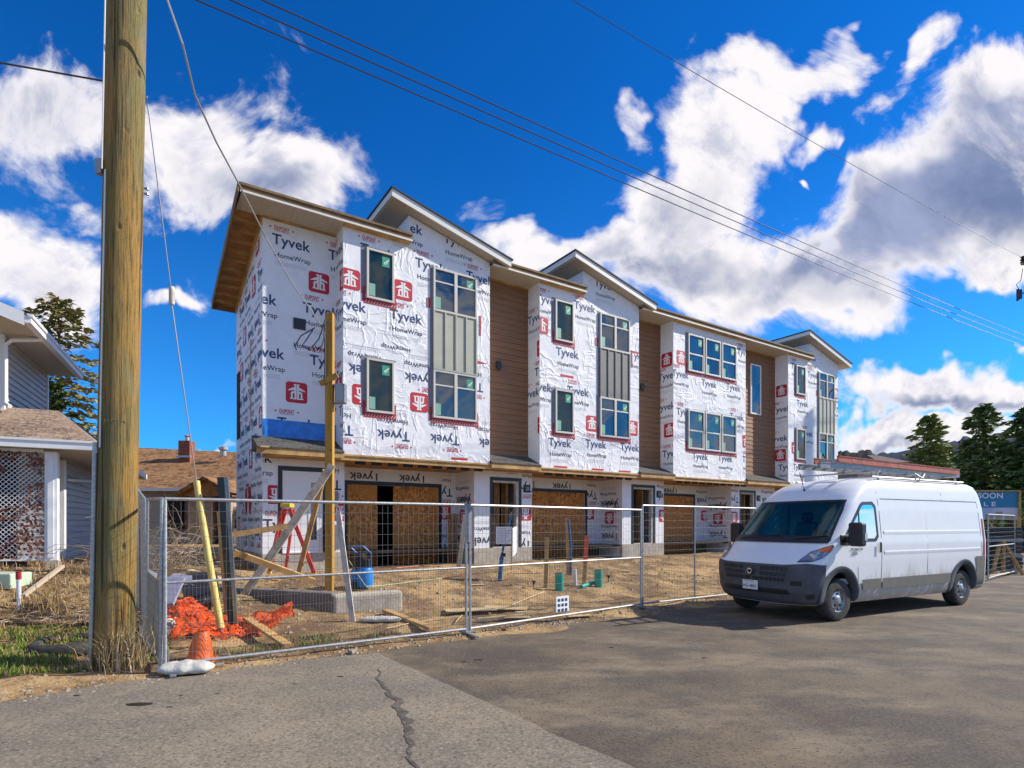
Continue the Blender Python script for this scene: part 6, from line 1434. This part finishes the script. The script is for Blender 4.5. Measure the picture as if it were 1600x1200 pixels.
# ------------------------------------------------------------ trees
M['needle'] = mat('spruce_needles', (.18,.21,.06), .8, var=.5, vscale=1.2, col2=(.30,.26,.10)); M['needle2'] = mat('spruce_needles_light', (.28,.22,.09), .8, var=.4, vscale=2); M['bark'] = mat('bark', (.10,.07,.045), .9, var=.3, vscale=8)
M['needle3'] = mat('fir_needles', (.13,.20,.06), .8, var=.4, vscale=1.2); M['needle4'] = mat('fir_needles_light', (.28,.33,.09), .8, var=.4, vscale=1.2); M['cedar'] = mat('cedar_leaf', (.10,.16,.02), .8, var=.3, vscale=3)
def conifer(base, h, rad, label, seed, mats=('needle','needle2'), nb=150, dens=34, start=.05, droop=.25, irr=.35, ls=.16, name='spruce_tree', cat='tree', grp=None, power=.8):
    rnd = random.Random(seed); root = thing(name, label, cat, tuple(base), 0, grp)
    mb = MB(); mb.tube([(0,0,-.3),(.05*h*.05,0,h*.5),(0,0,h*.97)], [h*.018, h*.011, h*.002], 8)
    fol = MB()
    for k in range(nb):
        f_ = start+(1-start)*(k/nb)**.9; z = h*f_; a = k*2.399+rnd.uniform(-.4,.4); L = rad*(1-f_)**power*(1+rnd.uniform(-irr,irr*.7))+.06*rad; d = Vector((math.cos(a), math.sin(a), 0)); p0 = Vector((0,0,z))
        tip = p0+d*L+Vector((0,0,-droop*L+(.35*L if f_ > .8 else 0))); mb.tube([p0, p0.lerp(tip,.5)+Vector((0,0,.06*L)), tip], [.012*h*.25*(1-f_)+.008, .006, .003], 4, cap=False)
        side = Vector((-d.y,d.x,0))
        for q in range(int(dens*(.35+L/rad))):
            u = rnd.random()**.65; wdt = L*.34*(1-u*.65); c = p0.lerp(tip,u)+side*rnd.uniform(-wdt,wdt)+Vector((0,0,.06*L*math.sin(PI*u)+rnd.gauss(0,.05*rad*.35))); s = ls*rnd.uniform(.5,1.25)
            dx = (d*rnd.uniform(.4,1)+side*rnd.uniform(-.8,.8)+Vector((0,0,rnd.uniform(-.5,.25)))).normalized()*s; up = Vector((rnd.gauss(0,.5), rnd.gauss(0,.5), 1)).normalized(); dy_ = dx.cross(up).normalized()*s*.30
            fol.m = 0 if rnd.random() < .62 else 1; fol.add([c-dx*.5, c+dy_, c+dx*.8, c-dy_], [(0,1,2,3)])
    mb.build('trunk', 'bark', root); fol.build('crown', list(mats), root, fixn=False); return root
b = at(92,800,19); conifer((b.x,b.y,.6), at(92,470,19).z-.6, 2.35, 'tall ragged spruce standing behind the white sided house', 21, nb=170, dens=48, irr=.55, ls=.20, droop=.1, power=.5)
b = at(84,800,16); conifer((b.x,b.y,.6), at(84,598,16).z-.6, .9, 'narrow bright green cedar between the white house and the spruce', 22, mats=('cedar','cedar'), nb=110, dens=50, ls=.12, droop=-.3, name='cedar_tree', power=.5)
rt = [(1453,650,46,3.6,'pale green fir right behind the van roof ladder, leftmost of the right hand trees',31,('needle4','needle4')),(1537,634,40,3.6,'tall dark spruce behind the blue sign board',32,('needle3','needle4')),(1603,640,38,3.4,'dark spruce cut by the right edge of the photo',33,('needle3','needle3')),(1503,735,42,2.6,'low dark fir between the two tallest right hand trees',34,('needle3','needle3')),(1573,700,44,3.2,'dense dark fir filling the gap behind the blue sign',35,('needle3','needle3'))]
for (x, y, Y, rad, lab, sd2, ms) in rt:
    b = at(x,818,Y); conifer((b.x,b.y,-.2), at(x,y,Y).z+.2, rad, lab, sd2, mats=ms, nb=150, dens=46, ls=.42, irr=.28, droop=.12, grp='trees beyond the lot', power=.72)
# bushes at horizon, right; roofs; hills
def bush(c, r, n, mats, label, seed, ls=.3, name='bush', sq=.7):
    rnd = random.Random(seed); mb = MB(); cl = [(Vector((rnd.gauss(0,.5),rnd.gauss(0,.5),abs(rnd.gauss(0,.45))*sq))*r, r*rnd.uniform(.25,.5)) for _ in range(14)]
    for k in range(n):
        o, rr = rnd.choice(cl); d = Vector((rnd.gauss(0,1),rnd.gauss(0,1),rnd.gauss(0,1))).normalized(); p = Vector(c)+o+d*rr*rnd.random()**.4; s = ls*rnd.uniform(.5,1.2); a = Vector((rnd.gauss(0,1),rnd.gauss(0,1),rnd.gauss(0,1))).normalized()*s; b = a.cross(Vector((rnd.gauss(0,1),rnd.gauss(0,1),rnd.gauss(0,1)))).normalized()*s*.6
        if p.z < 0: continue
        mb.m = rnd.randrange(len(mats)); mb.add([p-a,p-b,p+a,p+b], [(0,1,2,3)])
    return solo(mb, name, mats, label, 'bush', 'bushes beyond the lot', fixn=False)
for k, (x, Y, r) in enumerate(((1505,38,2.6),(1560,36,2.8),(1600,34,2.6))): c = at(x,800,Y); bush((c.x,c.y,.4), r, 1600, ['needle3','bark','needle4'], ['dark shrub behind the rear of the van','dark shrub behind the middle of the blue sign','dark shrub at the right edge behind the sign'][k], 40+k, .35)
# left horizon shrubs
c = at(352,806,34); bush((c.x,c.y,1.0), 2.6, 700, ['twig','twig'], 'bare brown shrub behind the bungalow beside the wrapped wall', 50, .12, 'bare_shrub')
# distant buildings
def far_house(x0, x1, ye, yr, Y, m, label, seed, name='distant_house', grp='distant houses'):
    a = at(x0, ye, Y); b = at(x1, ye, Y); zr = at(x0, yr, Y).z; r_ = thing(name, label, 'house', (a.x,a.y,0), 0, grp); L = b.x-a.x
    mb = MB(); mb.span((.3,.4,-1),(L-.3,8,a.z)); mb.build('wall', 'stucco', r_)
    for k in range(2): mb = MB(); w0 = .15+.45*k; mb.span((L*w0,.34,a.z-2.0),(L*(w0+.22),.399,a.z-.6)); mb.build('window', 'glass', r_)
    mb = MB(); h = zr-a.z; mb.add([(0,0,a.z),(L,0,a.z),(L-1.2,4.2,a.z+h),(1.2,4.2,a.z+h),(0,8.4,a.z),(L,8.4,a.z)], [(0,1,2,3),(3,2,5,4),(0,3,4),(1,5,2)]); mb.build('roof', m, r_, fixn=False)
M['terra'] = mat('terracotta_roof', (.42,.17,.10), .8, var=.3, vscale=3); M['darkroof'] = mat('dark_roof', (.10,.075,.06), .85, var=.3)
far_house(1375,1425,722,704,62,'darkroof','dark roofed house glimpsed above the van roof',1); far_house(1318,1368,723,709,75,'terra','terracotta roofed house beside the last bay',2); far_house(1290,1350,735,722,48,'terra','nearest terracotta roof just right of the last bay',3)
def ridge(name, Y, pts, m, thick=900):
    mb = MB(); top = []
    for i in range(len(pts)-1):
        for k in range(14):
            f_ = k/14; x = pts[i][0]+(pts[i+1][0]-pts[i][0])*f_; y = pts[i][1]+(pts[i+1][1]-pts[i][1])*f_; top.append((x, y-1.6*fbm((x*.05,1,Y)) -.35*abs(fbm((x*.5,2,Y)))))
    vs = []; n = len(top)
    for r_, (yy, zf) in enumerate(((0,0.0),(.0,.55),(.12,.85),(.25,1.0),(.6,.8),(1,0))):
        for (x, y) in top:
            p = at(x, y, Y+thick*.25); v = Vector((p.x*(Y+thick*yy)/(Y+thick*.25), Y+thick*yy, (p.z+5)*zf*(1+.05*fbm((x*.08,yy*5,3)))-5)); vs.append(v)
    fs = [(r_*n+i, r_*n+i+1, (r_+1)*n+i+1, (r_+1)*n+i) for r_ in range(5) for i in range(n-1)]
    mb.add(vs, fs); return tag(mb.build(name, m, fixn=False, smooth='all'), kind='structure')
M['hill'] = mat('forested_hill', (.010,.019,.045), .95, var=.5, vscale=.02, spec=.1, col2=(.014,.024,.050)); M['hillnear'] = mat('near_hill', (.010,.013,.016), .95, var=.5, vscale=.04, spec=.1)
ridge('hills', 1500, [(900,760),(1100,735),(1310,716),(1400,708),(1470,690),(1530,684),(1600,678),(1750,690),(2000,660),(2300,740)], 'hill')
ridge('hills', 500, [(1180,760),(1290,715),(1318,703),(1360,705),(1385,722),(1500,760)], 'hillnear', 200)
ridge('hills', 1600, [(-900,700),(-500,690),(-100,722),(215,742),(380,735),(600,770)], 'hill')
# ------------------------------------------------------------ blue sign and stack beyond the van
sg0 = at(1480,772,20.0); sgY = 20.0
def SP(x, y, d=0.0): return at(x, y, sgY-d)
sign = thing('development_sign', 'large blue and white hoarding sign behind the fence at the rear of the van', 'sign', tuple(gp(1560,890)))
M['signblue'] = mat('sign_blue', (.012,.20,.36), .45); M['signpic'] = mat('sign_picture', (.40,.45,.62), .5, var=.5, vscale=1.3, col2=(.62,.62,.66))
mb = MB(); mb.add([SP(1455,793),SP(1590,793),SP(1590,768),SP(1455,768)]+[SP(1455,793,-.05),SP(1590,793,-.05),SP(1590,768,-.05),SP(1455,768,-.05)], [(0,1,2,3),(7,6,5,4),(0,4,5,1),(1,5,6,2),(2,6,7,3),(3,7,4,0)]); mb.build('banner', 'signblue', sign, world=True)
mb = MB(); mb.add([SP(1455,812),SP(1591,812),SP(1591,793.2),SP(1455,793.2)]+[SP(1455,812,-.05),SP(1591,812,-.05),SP(1591,793.2,-.05),SP(1455,793.2,-.05)], [(0,1,2,3),(7,6,5,4),(0,4,5,1),(1,5,6,2),(2,6,7,3),(3,7,4,0)]); mb.build('picture_panel', 'signpic', sign, world=True)
mb = MB()
for (x0,y0,x1,y1_) in ((1540,804,1552,812),(1556,800,1566,812),(1570,803,1588,812)): mb.add([SP(x0,y1_,.01),SP(x1,y1_,.01),SP(x1,y0,.01),SP(x0,y0,.01)], [(0,1,2,3)])
mb.build('pictured_houses', 'stucco', sign, world=True, fixn=False)
mb = MB(); mb.bar(SP(1455,767,.02), SP(1592,767,.02), .06, .05); mb.bar(SP(1592,766,.0), SP(1592,890,.0), .06, .12, (0,1,0)); mb.bar(SP(1458,767,-.1), SP(1458,890,-.1), .06, .12, (0,1,0)); mb.build('sign_frame', 'wood', sign, world=True)
for (txt, x0, x1, yb, cap_) in (('SOON',1528,1567,778.5,.19),('A L E',1521,1556,790.8,.15)):
    v, f, hh = lettering(txt, .02); a = SP(x0,yb,.012); L = SP(x1,yb,.012).x-a.x; mb = MB(); mb.v = [a+Vector((x*L,0,y/hh*cap_)) for x, y in v]; mb.f = list(f); mb.mi = [0]*len(f); mb.build('sign_lettering', 'inkw', sign, world=True, fixn=False)
# stacked dark panels
st = at(1570,880,18.6); r_ = thing('panel_stack', 'tall stack of dark grey wrapped panels behind the far fence', 'material stack', (st.x,st.y,.0))
for k in range(12):
    mb = MB(); mb.span((-1.3+.02*(k%3),0,.05+k*.125),(.62-.03*(k%2),1.2,.05+k*.125+.10)); mb.build('panel', 'darkpost' if k%4 else 'steel', r_, bevel=.01)
mb = MB(); mb.bar((.35,-.3,.0),(-.1,-.05,1.1),.06,.1,(0,1,0)); mb.bar((-.25,-.25,.0),(-.08,-.05,1.1),.06,.1,(0,1,0)); mb.bar((-.6,-.25,.0),(-.2,-.05,1.0),.06,.1,(0,1,0)); mb.v = [v+Vector((st.x-.1,st.y-.1,0)) for v in mb.v]; solo(mb, 'timber_props', 'wood', 'orange timber A shaped props in front of the dark panel stack', 'timber prop')
for k in range(3):
    a = gpx(1545+k*8,903-k*4,.05+.03*k); b = gpx(1592,895-k*5,.06+.04*k); pboard('pallet_board', a, b, .1, .05, 'woodlt', ['nearest pale board at the foot of the far fence','middle pale board at the foot of the far fence','farthest pale board at the foot of the far fence'][k], 'board', 'boards by the far fence')
# pole with cutout fuse just inside the right edge
pr_ = thing('street_power_pole', 'power pole hardware with hanging fuse at the right edge of the sky', 'power pole', tuple(at(1612,818,28)-Vector((0,0,1.65))))
mb = MB(); mb.tube([at(1612,860,28), at(1612,380,28)], .16, 14); mb.build('shaft', 'pole', pr_, world=True, smooth=True)
mb = MB(); mb.bar(at(1596,412,28), at(1640,412,28), .1, .12); mb.build('crossarm', 'woodgrey', pr_, world=True)
mb = MB(); mb.lathe([(.05,-.2),(.12,-.15),(.05,-.1),(.12,-.03),(.05,.02),(.10,.1),(.03,.16)], at(1598,405,28), 12); mb.build('insulator', 'blackpl', pr_, world=True)
mb = MB(); mb.box(at(1593,460,27.9),(.16,.12,.46)); mb.tube([at(1590,452,27.8), at(1590,470,27.8)], .05, 8); mb.tube([at(1598,420,28), at(1595,438,27.9), at(1588,445,27.9), at(1592,452,27.9)], .015, 6); mb.bar(at(1593,458,27.9), at(1612,458,28), .05,.05); mb.build('fuse_cutout', 'darkpost', pr_, world=True)
